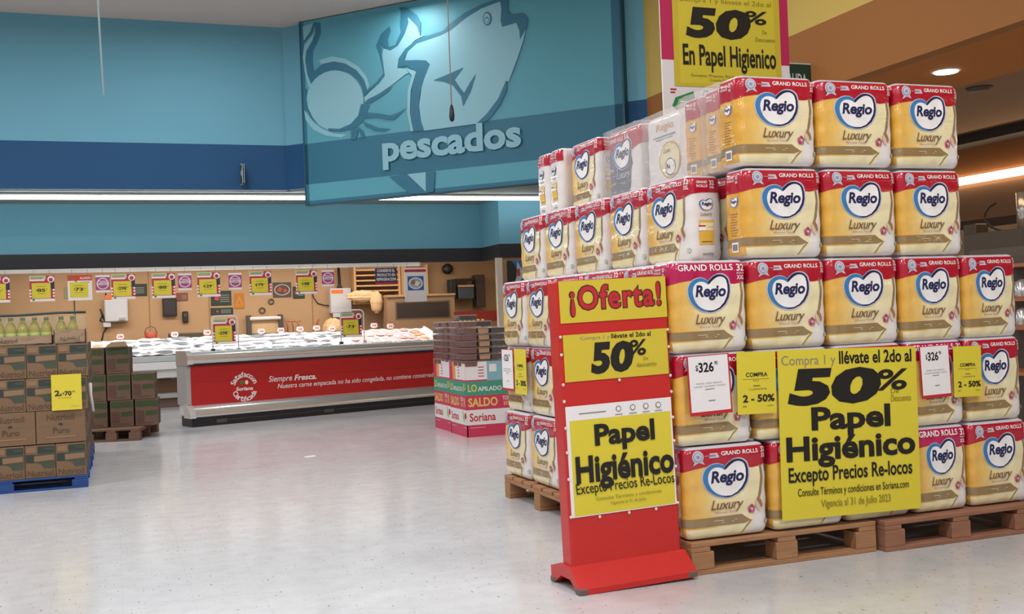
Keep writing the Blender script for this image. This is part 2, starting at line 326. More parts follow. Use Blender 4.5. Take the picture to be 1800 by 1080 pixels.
# ------------------------------------------------------------------ fish department panel on the slanted wall
PT = M('panel_teal', '#569fb1', .55, var=.05, vscale=2); PD = M('panel_dark_teal', '#2b6d86', .55); PL = M('panel_pale_blue', '#88bac8', .55); PX = M('panel_edge', '#1f4f62', .5)
FISH = [
    ('l', [(0.723,4.996), (0.956,5.018), (1.182,4.954), (1.402,4.816), (1.523,4.667), (1.571,4.528), (1.539,4.465), (1.456,4.596), (1.334,4.745), (1.178,4.860), (0.984,4.914), (0.786,4.914)]),
    ('l', [(0.437,4.316), (0.584,4.135), (0.746,4.008), (0.940,3.922), (1.167,3.881), (1.068,3.849), (0.808,3.903), (0.579,4.021), (0.458,4.171)]),
    ('d', [(0.664,5.550), (0.780,5.526), (0.779,5.363), (0.701,5.239), (0.629,5.140), (0.621,4.950), (0.643,4.851), (0.787,4.933), (0.986,4.943), (1.179,4.887), (1.367,4.767), (1.489,4.618), (1.545,4.446), (1.473,4.394), (1.452,4.516), (1.378,4.632), (1.238,4.745), (1.013,4.815), (0.798,4.803), (0.661,4.726), (0.591,4.659), (0.531,4.812), (0.496,5.022), (0.522,5.155), (0.636,5.289), (0.691,5.404)]),
    ('l', [(0.468,5.520), (0.647,5.541), (0.619,5.428), (0.474,5.294)]),
    ('d', [(0.647,5.533), (0.669,5.511), (0.627,5.400), (0.494,5.283), (0.461,5.296), (0.602,5.431)]),
    ('l', [(0.483,5.249), (0.681,5.405), (0.629,5.290), (0.516,5.156), (0.489,5.023), (0.521,4.813), (0.584,4.654), (0.529,4.629), (0.475,4.860), (0.451,5.083)]),
    ('l', [(1.470,4.327), (1.461,4.263), (1.441,4.201), (1.409,4.143), (1.368,4.092), (1.317,4.047), (1.257,4.011), (1.191,3.984), (1.120,3.966), (1.045,3.959), (0.968,3.962), (0.892,3.975), (0.817,3.999), (0.747,4.033), (0.682,4.075), (0.624,4.126), (0.575,4.183), (0.537,4.245), (0.509,4.311), (0.494,4.379), (0.491,4.447), (0.500,4.514), (0.521,4.577), (0.554,4.636), (0.598,4.688), (0.651,4.732), (0.712,4.768), (0.780,4.794), (0.853,4.810), (0.929,4.816), (1.006,4.811), (1.082,4.795), (1.155,4.770), (1.225,4.735), (1.287,4.692), (1.343,4.642), (1.389,4.585), (1.426,4.524), (1.452,4.460), (1.467,4.394)]),
    ('d', [(0.437,4.618), (0.505,4.610), (0.492,4.474), (0.513,4.335), (0.587,4.189), (0.714,4.039), (0.553,4.188), (0.460,4.355)]),
    ('d', [(1.426,4.285), (1.574,4.248), (1.499,4.124), (1.447,4.032), (1.299,3.947), (1.072,3.932), (0.860,3.963), (0.845,4.005), (1.041,3.975), (1.238,4.021), (1.371,4.126)]),
    ('l', [(2.212,5.456), (2.336,5.359), (2.419,5.190), (2.427,5.091), (2.530,5.096), (2.347,5.046), (2.190,4.938), (2.075,4.777), (2.057,4.706), (2.329,4.633), (2.175,4.601), (1.923,4.469), (1.506,4.291), (1.478,4.364), (1.738,4.532), (1.836,4.625), (1.805,4.919), (1.837,5.005), (1.944,4.963), (2.070,5.010), (2.184,5.150), (2.251,5.297)]),
    ('d', [(1.481,4.433), (1.539,4.465), (1.708,4.563), (1.822,4.667), (1.771,4.924), (1.714,5.065), (1.799,5.211), (1.943,5.299), (1.959,5.226), (1.907,5.115), (1.918,5.009), (2.024,5.025), (2.121,5.183), (2.113,5.294), (2.136,5.474), (2.105,5.536), (2.244,5.498), (2.391,5.381), (2.450,5.268), (2.433,5.085), (2.385,5.227), (2.245,5.378), (2.254,5.296), (2.183,5.148), (2.070,5.008), (1.944,4.960), (1.840,5.001), (1.800,5.089), (1.805,4.919), (1.839,4.625), (1.738,4.527), (1.564,4.443), (1.478,4.364)]),
    ('d', [(1.474,4.287), (1.540,4.332), (1.668,4.369), (1.969,4.463), (1.857,4.385), (1.665,4.304), (1.553,4.269)]),
    ('d', [(1.469,4.162), (1.720,4.112), (1.905,4.064), (2.030,4.089), (2.180,4.142), (1.964,3.999), (1.872,4.007), (1.655,4.064), (1.481,4.068)]),
    ('d', [(1.438,4.038), (1.556,3.985), (1.696,3.916), (1.903,3.880), (1.803,3.854), (1.647,3.877), (1.492,3.958)]),
    ('d', [(1.240,3.927), (1.347,3.942), (1.361,3.887), (1.325,3.792), (1.241,3.801)]),
    ('d', [(1.371,3.971), (1.442,3.905), (1.482,3.802), (1.421,3.808), (1.392,3.878), (1.347,3.928)]),
    ('l', [(2.235,4.916), (2.375,5.000), (2.556,5.025), (2.766,5.053), (2.915,5.095), (3.153,5.223), (3.385,5.313), (3.669,5.359), (3.682,5.253), (3.664,5.106), (3.683,5.023), (3.795,5.033), (3.892,5.046), (3.929,4.941), (3.938,4.821), (4.025,4.939), (3.977,4.786), (3.886,4.576), (3.750,4.297), (3.714,4.302), (3.617,4.110), (3.455,3.934), (3.279,3.799), (2.413,3.793), (2.374,4.139), (2.431,4.417), (2.556,4.672), (2.484,4.733), (2.171,4.795)]),
    ('d', [(2.051,4.715), (2.074,4.829), (2.190,4.949), (2.377,5.046), (2.589,5.079), (2.783,5.102), (2.889,5.175), (3.127,5.291), (3.388,5.363), (3.643,5.396), (3.782,5.386), (3.777,5.212), (3.828,5.165), (3.993,5.154), (4.060,5.069), (4.033,4.950), (3.937,4.816), (3.929,4.941), (3.892,5.043), (3.795,5.031), (3.683,5.021), (3.662,5.106), (3.682,5.253), (3.669,5.359), (3.385,5.310), (3.152,5.221), (2.914,5.092), (2.765,5.048), (2.556,5.017), (2.375,4.992), (2.234,4.908), (2.166,4.811), (2.183,4.783), (2.088,4.710)]),
    ('l', [(2.179,4.689), (2.349,4.614), (2.250,4.362), (2.225,4.053), (2.269,3.809), (2.226,3.808), (2.182,4.058), (2.202,4.368), (2.277,4.567)]),
    ('d', [(2.051,4.709), (2.183,4.788), (2.365,4.770), (2.514,4.742), (2.569,4.683), (2.464,4.490), (2.393,4.292), (2.372,4.088), (2.395,3.929), (2.444,3.795), (2.269,3.803), (2.241,4.155), (2.272,4.385), (2.349,4.609), (2.211,4.716)]),
    ('d', [(3.715,4.317), (3.721,4.201), (3.613,4.011), (3.465,3.853), (3.393,3.811), (3.253,3.802), (3.412,3.914), (3.588,4.093)]),
    ('d', [(2.616,4.458), (2.831,4.506), (3.087,4.569), (2.945,4.427), (3.013,4.317), (3.081,4.227), (3.188,4.370), (3.272,4.460), (3.183,4.239), (3.059,4.052), (3.036,4.187), (2.912,4.355), (2.768,4.422)]),
    ('d', [(3.534,5.151), (3.530,5.124), (3.520,5.100), (3.505,5.083), (3.486,5.073), (3.466,5.071), (3.446,5.079), (3.429,5.094), (3.415,5.116), (3.407,5.143), (3.405,5.171), (3.409,5.198), (3.420,5.222), (3.435,5.240), (3.453,5.250), (3.474,5.251), (3.493,5.243), (3.511,5.228), (3.524,5.206), (3.532,5.179)]),
    ('l', [(3.512,5.154), (3.509,5.133), (3.501,5.113), (3.490,5.099), (3.476,5.091), (3.461,5.090), (3.447,5.095), (3.434,5.108), (3.424,5.125), (3.418,5.147), (3.416,5.169), (3.420,5.191), (3.427,5.211), (3.439,5.225), (3.452,5.233), (3.467,5.234), (3.482,5.228), (3.495,5.216), (3.505,5.198), (3.511,5.177)]),
    ('d', [(3.497,5.142), (3.493,5.125), (3.483,5.113), (3.469,5.107), (3.454,5.109), (3.441,5.119), (3.432,5.134), (3.430,5.152), (3.434,5.169), (3.444,5.181), (3.458,5.187), (3.473,5.185), (3.486,5.175), (3.495,5.160)]),
    ('l', [(3.489,5.138), (3.486,5.125), (3.478,5.116), (3.468,5.112), (3.457,5.114), (3.447,5.121), (3.440,5.133), (3.438,5.146), (3.441,5.159), (3.449,5.168), (3.459,5.172), (3.470,5.170), (3.480,5.163), (3.487,5.151)]),
    ('d', [(1.853,3.217), (2.146,3.233), (2.435,2.963), (2.449,3.225), (2.590,3.230), (2.557,2.953), (2.437,2.942), (2.195,2.947)]),
    ('l', [(2.152,3.227), (2.446,3.226), (2.435,2.963)]),
]

def at_panel(o): return lambda u, z: (E0[0]+DX*u+NX*o, E0[1]+DY*u+NY*o, z)
pn = thing('department_sign', 'large teal wall panel with crab and fish drawing reading pescados', 'sign')
def pbox(g, u0, u1, o0, o1, z0, z1, m):
    v = [at_panel(o)(u, z) for z in (z0, z1) for o in (o0, o1) for u in (u0, u1)]
    return g.add(v, [(0, 2, 3, 1), (4, 5, 7, 6), (0, 1, 5, 4), (2, 6, 7, 3), (0, 4, 6, 2), (1, 3, 7, 5)], m)
g = pbox(G(), .425, 5.31, .03, .118, 2.945, 5.585, PT)
P1 = at_panel(.1195); P2 = at_panel(.121); P3 = at_panel(.1225); P4 = at_panel(.124)
g.rect(.425, 5.31, 3.235, 3.82, PD, P1)
g.rect(.425, 5.31, 2.945, 2.995, PD, P1); g.rect(.425, .475, 2.945, 5.585, PD, P1); g.rect(5.20, 5.31, 2.945, 5.585, PD, P1)
for i, (k, pts) in enumerate(FISH): g.poly(pts, PL if k == 'l' else PD, at_panel(.1205+.0007*i))
g.build('painted_board', pn)
g = pbox(pbox(pbox(G(), .40, .425, .0, .125, 2.93, 5.59, PX), 5.31, 5.335, .0, .125, 2.93, 5.59, PX), .40, 5.335, .0, .125, 2.93, 2.945, PX)
g.build('edge_trim', pn)
g = G().text('pescados', 1.765, 3.905, 3.315, 3.80, PL, at_panel(.150), .036, 0, 1.0)
g.build('lettering', pn)

# pull cord with weight, thin hanging cable, projecting exit signs
g = thing('pull_cord', 'thin pull cord with a dark weight hanging before the fish panel', 'cord', (3.47, 11, 0))
G().tube([(0, 0, 5.6), (0, 0, 3.5)], .006, M('cord_beige', '#9c8a78', .8), 6).build('cord', g)
G().lathe([(.008, 3.52), (.022, 3.48), (.03, 3.40), (.024, 3.35), (.008, 3.335)], M('weight_dark', '#22262c', .5), n=12).build('weight', g)
tag(G().tube([(-.035, 12, 5.6), (-.035, 12, 4.7), (-.01, 12, 3.7)], .011, M('cable_white', '#aec6cc', .6), 6).build('cable'), 'pale thin cable hanging in front of the upper teal wall', 'cable')
EX = M('exit_green', '#1d4438', .5); EXW = M('exit_white', '#d6dcd6', .5)
t = thing('exit_sign', 'small green projecting exit sign on the dark blue band', 'exit sign', (1.82, 16, 3.265))
G().box(-.012, .012, -.24, 0, 0, .30, EX, .004).build('plate', t)
g = G()
for a, b_, c, d in ((-.24, -.23, 0, .3), (-.24, 0, .29, .3), (-.24, 0, 0, .01)): g.box(-.014, .014, a, b_, c, d, EXW)
for s_ in (-.0135, .0135):
    g.poly([(-.20, .17), (-.12, .25), (-.12, .20), (-.04, .20), (-.04, .14), (-.12, .14), (-.12, .08)], EXW, (lambda q: lambda a, b: (q, a, b))(s_))
g.build('arrow_print', t)
t = thing('exit_sign', 'dark green projecting exit sign on the orange fascia behind the pile', 'exit sign', (6.306, 8.62, 3.23))
G().prism([(0, -.02), (-.34, -.02), (-.34, .02), (0, .02)], 0, .3, EX, 'z').build('plate', t)
g = G()
for a, b_, c, d in ((-.345, -.33, 0, .3), (-.345, 0, .288, .3), (-.345, 0, 0, .012)): g.box(a, b_, -.022, .022, c, d, EXW)
g.text('SALIDA', -.30, -.05, .08, .20, EXW, flat(-.0215), .02)
g.build('lettering', t)

# ------------------------------------------------------------------ toilet-roll packs
PK_BUMP = dict(bump=.5, bscale=14, coat=.55)
WRAP = M('wrap_white', '#e6e1de', .24, **PK_BUMP)
CRIM = M('print_crimson', '#b3122c', .24, **PK_BUMP)
MAGE = M('print_magenta', '#b91450', .24, **PK_BUMP)
GOLDB = M('print_gold_brown', '#927a55', .24, **PK_BUMP)
CREAM = M('print_cream', '#eadfb4', .24, **PK_BUMP)
PNAVY = M('print_navy', '#1c2352', .35)
PBLUE = M('print_blue', '#3a7db8', .35)
PBRN = M('print_brown_script', '#7d5b3c', .4)
PWHITE = M('print_white', '#f1eeec', .35)
PSILV = M('print_silver', '#c3c3cf', .3)
PPINK = M('print_pink', '#c06a7c', .4)
PMAG = M('print_flower', '#a8406e', .4)
PALM = M('print_almond', '#a4744c', .4)
PGRN = M('print_green', '#6d9a6f', .4)
PGREY = M('print_grey', '#8a8886', .4)
PYEL = M('print_yellow', '#e3b64a', .4)
GREYB = M('print_grey_blue', '#8d94ad', .4)
BLK = M('print_black', '#171513', .45)
def gold_mat():
    m = M('print_gold', '#e9ab38', .24, **PK_BUMP); nt = m.node_tree; b = nt.nodes['Principled BSDF']
    tc = nt.nodes.new('ShaderNodeTexCoord'); sx = nt.nodes.new('ShaderNodeSeparateXYZ'); nt.links.new(tc.outputs['Object'], sx.inputs[0])
    mx = nt.nodes.new('ShaderNodeMath'); mx.operation = 'MULTIPLY_ADD'; mx.inputs[1].default_value = 2.6; mx.inputs[2].default_value = .46
    n = nt.nodes.new('ShaderNodeTexNoise'); n.inputs['Scale'].default_value = 9; nt.links.new(tc.outputs['Object'], n.inputs['Vector'])
    ad = nt.nodes.new('ShaderNodeMath'); ad.operation = 'MULTIPLY_ADD'; ad.inputs[1].default_value = .5; nt.links.new(n.outputs[0], ad.inputs[0])
    nt.links.new(sx.outputs[0], mx.inputs[0]); nt.links.new(mx.outputs[0], ad.inputs[2])
    r = nt.nodes.new('ShaderNodeValToRGB'); e = r.color_ramp.elements
    e[0].position = .12; e[0].color = lin('#e0a535'); e[1].position = .95; e[1].color = lin('#ece0b4')
    k = e.new(.44); k.color = lin('#eac675'); k = e.new(.64); k.color = lin('#eadcae')
    nt.links.new(ad.outputs[0], r.inputs[0]); nt.links.new(r.outputs[0], b.inputs['Base Color'])
    return m
GOLD = gold_mat()
PW, PD_, PH, PR = .44, .212, .436, .05
def perim(s_, w=PW, d=PD_, r=PR):
    """point and outward normal at arc length s (0 = middle of the front, + to the right)"""
    segs = [('l', w/2-r), ('a', PI*r/2), ('l', d-2*r), ('a', PI*r/2), ('l', w-2*r), ('a', PI*r/2), ('l', d-2*r), ('a', PI*r/2), ('l', w/2-r)]
    tot = sum(k[1] for k in segs); s_ = s_ % tot
    x, y, a = 0.0, 0.0, 0.0
    for k, L in segs:
        q = min(s_, L)
        if k == 'l':
            x += math.cos(a)*q; y += math.sin(a)*q
        else:
            cx, cy = x - math.sin(a)*r, y + math.cos(a)*r; a2 = a + q/r
            x, y = cx + math.sin(a2)*r, cy - math.cos(a2)*r; a = a2
        s_ -= q
        if s_ <= 1e-9: break
    return x, y, math.sin(a), -math.cos(a), tot
PTOT = perim(0)[4]
def pack_map(o):
    def f(s_, z):
        z = min(max(z, 0), PH); x, y, nx, ny, _ = perim(s_)
        rz = .035; t = max(0, rz - z)/rz; t2 = max(0, z-(PH-rz))/rz; t = max(t, t2)
        ins = rz*(1-math.sqrt(max(0, 1-t*t)))*.8
        bl = .0035*math.sin(PI*z/PH) + .0016*math.cos(2*PI*s_/.11)*min(1, 1-t) + .0016*math.cos(4*2*PI*(z-PH/8)/PH)*(1-t)
        d = -ins + bl + o - .0068
        return (x+nx*d, y+ny*d, z)
    return f
def wrap_body(g, m, step=.02):
    mp = pack_map(0); ns = int(PTOT/step); zs = [0, .002, .006, .013, .023, .035] + [.035+(PH-.07)*i/16 for i in range(1, 16)] + [PH-.035, PH-.023, PH-.013, PH-.006, PH-.002, PH]
    v = [mp(PTOT*i/ns, z) for z in zs for i in range(ns)]; f = []
    for j in range(len(zs)-1):
        for i in range(ns): f.append((j*ns+i, j*ns+(i+1) % ns, (j+1)*ns+(i+1) % ns, (j+1)*ns+i))
    g.add(v, f, m, True)
    # lid and base, the plastic gathered towards the middle
    for j, zz, sg in ((len(zs)-1, PH, 1), (0, 0, -1)):
        ring = [v[j*ns+i] for i in range(ns)]; rings = [ring]
        for q in (.8, .5, .2): rings.append([((p[0])*q, PD_/2+(p[1]-PD_/2)*q, zz - sg*.003*(1-q)-sg*.003*abs(math.sin(i*1.9))*(1-q)*q*2) for i, p in enumerate(ring)])
        vv = [p for r_ in rings for p in r_]; ff = []
        for a in range(3):
            for i in range(ns): ff.append((a*ns+i, a*ns+(i+1) % ns, (a+1)*ns+(i+1) % ns, (a+1)*ns+i))
        ff.append(tuple(range(3*ns, 4*ns))); g.add(vv, ff, WRAP if m is not CRIM else m, True)
HRO = [(415,320),(395,303),(370,292),(345,289),(320,292),(293,301),(270,315),(250,333),(235,355),(225,382),(220,410),(222,438),(228,465),(240,494),(255,520),(276,544),(300,565),(325,582),(350,595),(380,604),(410,610),(440,610),(470,605),(530,580),(575,540),(605,480),(618,420),(620,360),(610,310),(598,290),(580,273),(562,262),(540,257),(520,256),(500,259),(476,268),(455,281),(438,297),(425,310)]
HRI = [(413,352),(395,337),(375,326),(352,322),(330,323),(308,331),(290,345),(277,363),(268,385),(262,408),(261,430),(264,455),(272,480),(284,506),(300,530),(323,554),(350,574),(380,587),(410,594),(440,595),(465,593),(520,567),(560,522),(585,465),(596,410),(597,355),(588,313),(577,296),(562,285),(547,279),(530,277),(515,279),(500,284),(480,295),(460,310),(443,325),(430,340)]
def px(p): return (((p[0]-50)/770-.5)*.455, (990-p[1])/870*PH)
def heart(g, mpf, c=None, k=1.0, lay=4):
    cx, cz = px((420, 433)); tx = (lambda p: (c[0]+(px(p)[0]-cx)*k, c[1]+(px(p)[1]-cz)*k)) if c else px
    E = .0011; st = .02 if c is None else 0
    grow = lambda P, q: [(420+(a-420)*q, 433+(b-433)*q) for a, b in P]
    g.poly([tx(p) for p in grow(HRO, 1.06)][::-1], PSILV if c is None else PWHITE, mpf(E*(lay-1)), st)
    g.poly([tx(p) for p in HRO][::-1], PNAVY, mpf(E*lay), st)
    left = [p for p in HRO[:20]] + [p for p in HRI[:20]][::-1]
    g.poly([tx(p) for p in left][::-1], PBLUE, mpf(E*(lay+1)), st)
    g.poly([tx(p) for p in HRI][::-1], PWHITE, mpf(E*(lay+2)), st)
    x0, z0 = tx((285, 500)); x1, z1 = tx((578, 355))
    g.text('Regio', x0, x1, z0, z1, PNAVY, mpf(E*(lay+3.2)), .034, .2, .98, .02 if c is None else 0)
def pack_graphics(g, big=False, plain=False):
    E = .0011; mp = lambda k: pack_map(E*k); mpf = pack_map
    hw = PW/2
    sL = -(hw - PR + PI*PR/2 + (PD_-2*PR)/2)      # middle of the left end
    sR = -sL
    redm = MAGE if big else CRIM
    top = PH-.012
    # header band all the way round
    f = lambda u, v: ((u-.5)*.455, v*PH)
    low = [(sL-.115, .735*PH), f(-.06, .735), f(0, .735), f(.13, .765), f(.28, .785), f(.45, .78), f(.62, .755), f(.8, .735), f(.9, .748), f(1.0, .785), (sR-.02, .80*PH), (sR+.115, .80*PH)]
    # gold field from the left end to the swoosh
    g.poly([(sL-.115, .02), f(.70, .02), f(.76, .10), f(.78, .16), f(.80, .28), f(.845, .40), f(.875, .52), f(.885, .64), f(.88, .76), f(.5, .80), f(0, .78), (sL-.115, .78*PH)], GOLD, mp(1), .02)
    g.poly([f(.845, .40), f(.868, .395), f(.895, .46), f(.908, .55), f(.912, .66), f(.905, .77), f(.875, .77), f(.882, .64), f(.872, .52)], GOLDB, mp(2), .02)
    g.poly([f(.02, .022), f(.62, .022), f(.70, .075), f(.76, .15), f(.70, .125), f(.40, .118), f(.02, .118)], CREAM, mp(2), .02)
    g.poly([(sL-.11, .135*PH), f(.68, .14), f(.755, .165), f(.70, .20), f(.655, .238), f(.3, .232), (sL-.11, .222*PH)], GOLDB, mp(3), .02)
    g.poly([f(.755, .165), f(.70, .12), f(.64, .03), f(.655, .03), f(.70, .095), f(.77, .165)], GOLDB, mp(3), .02)
    g.rect(*[f(.33, 0)[0], f(.60, 0)[0]], .188*PH, .193*PH, CREAM, mp(4)); g.rect(f(.42, 0)[0], f(.56, 0)[0], .168*PH, .172*PH, CREAM, mp(4))
    g.poly(low + [(sR+.115, top), (sL-.115, top)], redm, mp(2), .02)
    g.rect(sL-.115, sR+.115, top, PH-.003, PSILV, mp(2), .02)
    heart(g, mpf)
    # script and small print
    x0, z0 = f(.30, .275); x1, z1 = f(.675, .415)
    g.text('Luxury', x0, x1, z0, z1, PBRN, mp(4.5), .006, .32, .95, .02)
    x0, z0 = f(.345, .268); x1, z1 = f(.60, .288)
    g.text('Almond Touch', x0, x1, z0, z1, PPINK, mp(5.5), .01, .1, 1, .02)
    # blossom and almonds
    cx, cz = f(.765, .285)
    for k in range(5):
        a = k*2*PI/5+.3; g.disc(cx+.012*math.cos(a), cz+.012*math.sin(a), .010, PMAG if k % 2 else PPINK, mp(4+.3*k), 10)
    g.disc(cx, cz, .006, CREAM, mp(6), 8)
    for k, (dx, dz) in enumerate(((.045, .028), (.034, .012))):
        g.poly([(cx+dx+.011*math.cos(t)-.01*math.sin(t), cz+dz+.026*math.sin(t)) for t in [i*PI/7 for i in range(14)]], PALM if k == 0 else M('print_almond_pale', '#d8c3a8', .4), mp(4+k))
    cx, cz = f(.945, .135); g.disc(cx, cz, .012, PGRN, mp(3), 14); g.disc(cx, cz, .009, PWHITE, mp(4), 14); g.disc(cx, cz, .004, PGRN, mp(5), 8)
    # header print
    if big:
        x0, z0 = f(.11, .885); x1, z1 = f(.79, .955); g.text('GRAND ROLLS', x0, x1, z0, z1, PWHITE, mp(4), .02, 0, 1.02, .02)
        x0, z0 = f(.84, .875); x1, z1 = f(.94, .955); g.text('32', x0, x1, z0, z1, PWHITE, mp(4), .02, 0, 1, .02)
        x0, z0 = f(.84, .845); x1, z1 = f(.94, .862); g.text('ROLLOS', x0, x1, z0, z1, PWHITE, mp(4), .01, 0, 1, .02)
        x0, z0 = f(.84, .785); x1, z1 = f(.945, .83); g.text('XXL', x0, x1, z0, z1, PWHITE, mp(4), .02, 0, 1, .02)
    else:
        x0, z0 = f(.44, .893); x1, z1 = f(.865, .938); g.text('GRAND ROLLS', x0, x1, z0, z1, PWHITE, mp(4), .018, 0, 1.02, .02)
        x0, z0 = f(.90, .895); x1, z1 = f(.965, .955); g.text('32', x0, x1, z0, z1, PWHITE, mp(4), .02, 0, 1, .02)
        x0, z0 = f(.90, .835); x1, z1 = f(.965, .885); g.text('XXL', x0, x1, z0, z1, PWHITE, mp(4), .02, 0, 1, .02)
        cx, cz = f(.175, .895)
        g.poly([f(.18, .87), f(.42, .875), f(.40, .925), f(.18, .925)], PSILV, mp(3.2)); g.rect(f(.25, 0)[0], f(.38, 0)[0], .892*PH, .907*PH, PPINK, mp(4))
        g.poly([f(.12, .80), f(.15, .86), f(.22, .86), f(.25, .81), f(.185, .835)], PSILV, mp(3.4))
        g.disc(cx, cz, .029, PSILV, mp(4.2)); g.disc(cx, cz, .023, GREYB, mp(5)); g.disc(cx, cz, .019, PSILV, mp(6))
        g.disc(cx, cz, .009, GREYB, mp(7), 10)
    # left end: gold with a small mark, lines of print and a bar code
    g.text('GRAND', sL-.045, sL+.012, .90*PH, .925*PH, PWHITE, mp(4), .02); g.text('ROLLS', sL-.045, sL+.012, .865*PH, .89*PH, PWHITE, mp(4), .02)
    g.text('32', sL+.022, sL+.045, .885*PH, .93*PH, PWHITE, mp(4), .02); g.text('XXL', sL+.022, sL+.045, .84*PH, .87*PH, PWHITE, mp(4), .02)
    heart(g, mpf, (sL+.012, .635*PH), .28, 4)
    for k in range(9): g.rect(sL-.028, sL+.03-(k % 3)*.008, (.50-.03*k)*PH, (.509-.03*k)*PH, PALM, mp(3))
    g.rect(sL-.02, sL+.032, .075*PH, .185*PH, PWHITE, mp(4), .02)
    for k in range(10): g.rect(sL-.014+k*.004, sL-.0125+k*.004+(k % 3)*.0006, .095*PH, .165*PH, PNAVY, mp(5))
    # right end: white with mark, script and a gold table
    g.text('GRAND', sR-.05, sR+.012, .905*PH, .935*PH, PWHITE, mp(4), .02); g.text('ROLLS', sR-.05, sR+.012, .86*PH, .89*PH, PWHITE, mp(4), .02)
    g.text('32', sR+.024, sR+.052, .885*PH, .94*PH, PWHITE, mp(4), .02); g.text('XXL', sR+.024, sR+.052, .845*PH, .875*PH, PWHITE, mp(4), .02)
    heart(g, mpf, (sR, .66*PH), .34, 4)
    g.text('Luxury', sR-.032, sR+.034, .515*PH, .575*PH, PBRN, mp(4), .004, .3)
    g.rect(sR-.042, sR+.042, .20*PH, .48*PH, PYEL, mp(3), .02); g.rect(sR-.038, sR+.038, .36*PH, .45*PH, CREAM, mp(4), .02)
    g.rect(sR-.048, sR-.008, .36*PH, .42*PH, PWHITE, mp(5), .02); g.rect(sR-.048, sR-.008, .405*PH, .42*PH, CRIM, mp(6), .02)
    for k in range(3): g.disc(sR+.008+.012*k, .40*PH, .003, PALM, mp(5), 6)
    g.rect(sR-.03, sR+.03, .225*PH, .237*PH, PBRN, mp(4))
    g.text('essity', sR-.026, sR+.038, .065*PH, .11*PH, PGREY, mp(4), .02)
def make_pack(name, label, big=False):
    g = G(); wrap_body(g, WRAP); pack_graphics(g, big); o = g.build(name)
    return tag(o, label, 'toilet paper')
PACK = {'std': make_pack('toilet_roll_pack', 'x'), 'big': make_pack('toilet_roll_pack', 'x', True)}
_used = set()
def put(o, loc, rz, label, group, sx=1):
    key = o.name
    if key in _used: o = o.copy(); C.objects.link(o)
    else: _used.add(key)
    o.location = loc; o.rotation_euler = (0, 0, rz); o.scale = (sx, 1, 1); o['label'] = label; o['group'] = group
    return o
PACK_REF = dict(PACK)
def pack(kind, loc, rz, label, group, sx=1): return put(PACK_REF[kind], loc, rz, label, group, sx)
ZB = [.157, .599, 1.036, 1.478, 1.926]
ROWN = {0: 'bottom row', 1: 'fourth row', 2: 'middle row', 3: 'second row', 4: 'top row'}
FRONT = {
 4: [(2.838, 3.294), (3.30, 3.764), (3.77, 4.19)],
 3: [(2.852, 3.31), (3.314, 3.762), (3.766, 4.18)],
 2: [(2.436, 2.864), (2.867, 3.311), (3.314, 3.763), (3.767, 4.166), (4.17, 4.535)],
 1: [(2.452, 2.87), (2.875, 3.32), (3.325, 3.77), (3.775, 4.15), (4.158, 4.54)],
 0: [(2.472, 2.935), (2.945, 3.37), (3.375, 3.79), (3.797, 4.15), (4.158, 4.56)]}
NTH3 = ['leftmost', 'middle one', 'rightmost']; NTH5 = ['leftmost', 'second', 'third', 'fourth', 'rightmost']
for r, cols in FRONT.items():
    for i, (a, b) in enumerate(cols):
        kind = 'big' if (r, i) in ((2, 0), (0, 3), (1, 3)) else 'std'
        nth = (NTH3 if len(cols) == 3 else NTH5)[i]
        extra = 'magenta-topped gold' if kind == 'big' else 'red-topped gold'
        behind = {(1, 1): ', behind yellow poster', (1, 2): ', behind yellow poster', (0, 1): ', under poster', (0, 2): ', under poster', (1, 0): ', behind price card', (1, 3): ', behind price card'}.get((r, i), '')
        pack(kind, ((a+b)/2, 4.452+random.uniform(-.006, .008), ZB[r]), math.radians(random.uniform(-.8, .8)), f'{extra} toilet roll pack, {nth} in {ROWN[r]} of front{behind}', 'toilet roll packs on the front of the pile', (b-a-.006)/PW)
SIDE_N = ['nearest', 'second nearest', 'third nearest', 'fourth nearest', 'farthest']
SIDE = {2: 2.515, 1: 2.53, 0: 2.52}
for r, X in SIDE.items():
    for i in range(5):
        y0 = 4.69 + .475*i
        pack('std', (X+random.uniform(-.01, .01), y0+.23, ZB[r]), -PI/2+math.radians(random.uniform(-1, 1)), f'toilet roll pack facing left, {SIDE_N[i]} in {ROWN[r]} of left side', 'toilet roll packs on the left side of the pile', 1.03)
for i in range(5):
    y0 = 4.725 + .478*i
    pack('std', (2.695+random.uniform(-.008, .008), y0+.23, ZB[3]), -PI/2+math.radians(random.uniform(-1.5, 1.5)), f'toilet roll pack facing left, {SIDE_N[i]} in {ROWN[3]} of left side', 'toilet roll packs on the left side of the pile', 1.03)
# inner rank that carries the set-back upper rows
for r, X in ((0, 2.77), (1, 2.77), (2, 2.77), (3, 2.94)):
    for i in range(5):
        pack('std', (X, 4.93+.478*i, ZB[r]), -PI/2, 'toilet roll pack inside the pile, behind the packs of the left side', 'toilet roll packs inside the pile', 1.02)
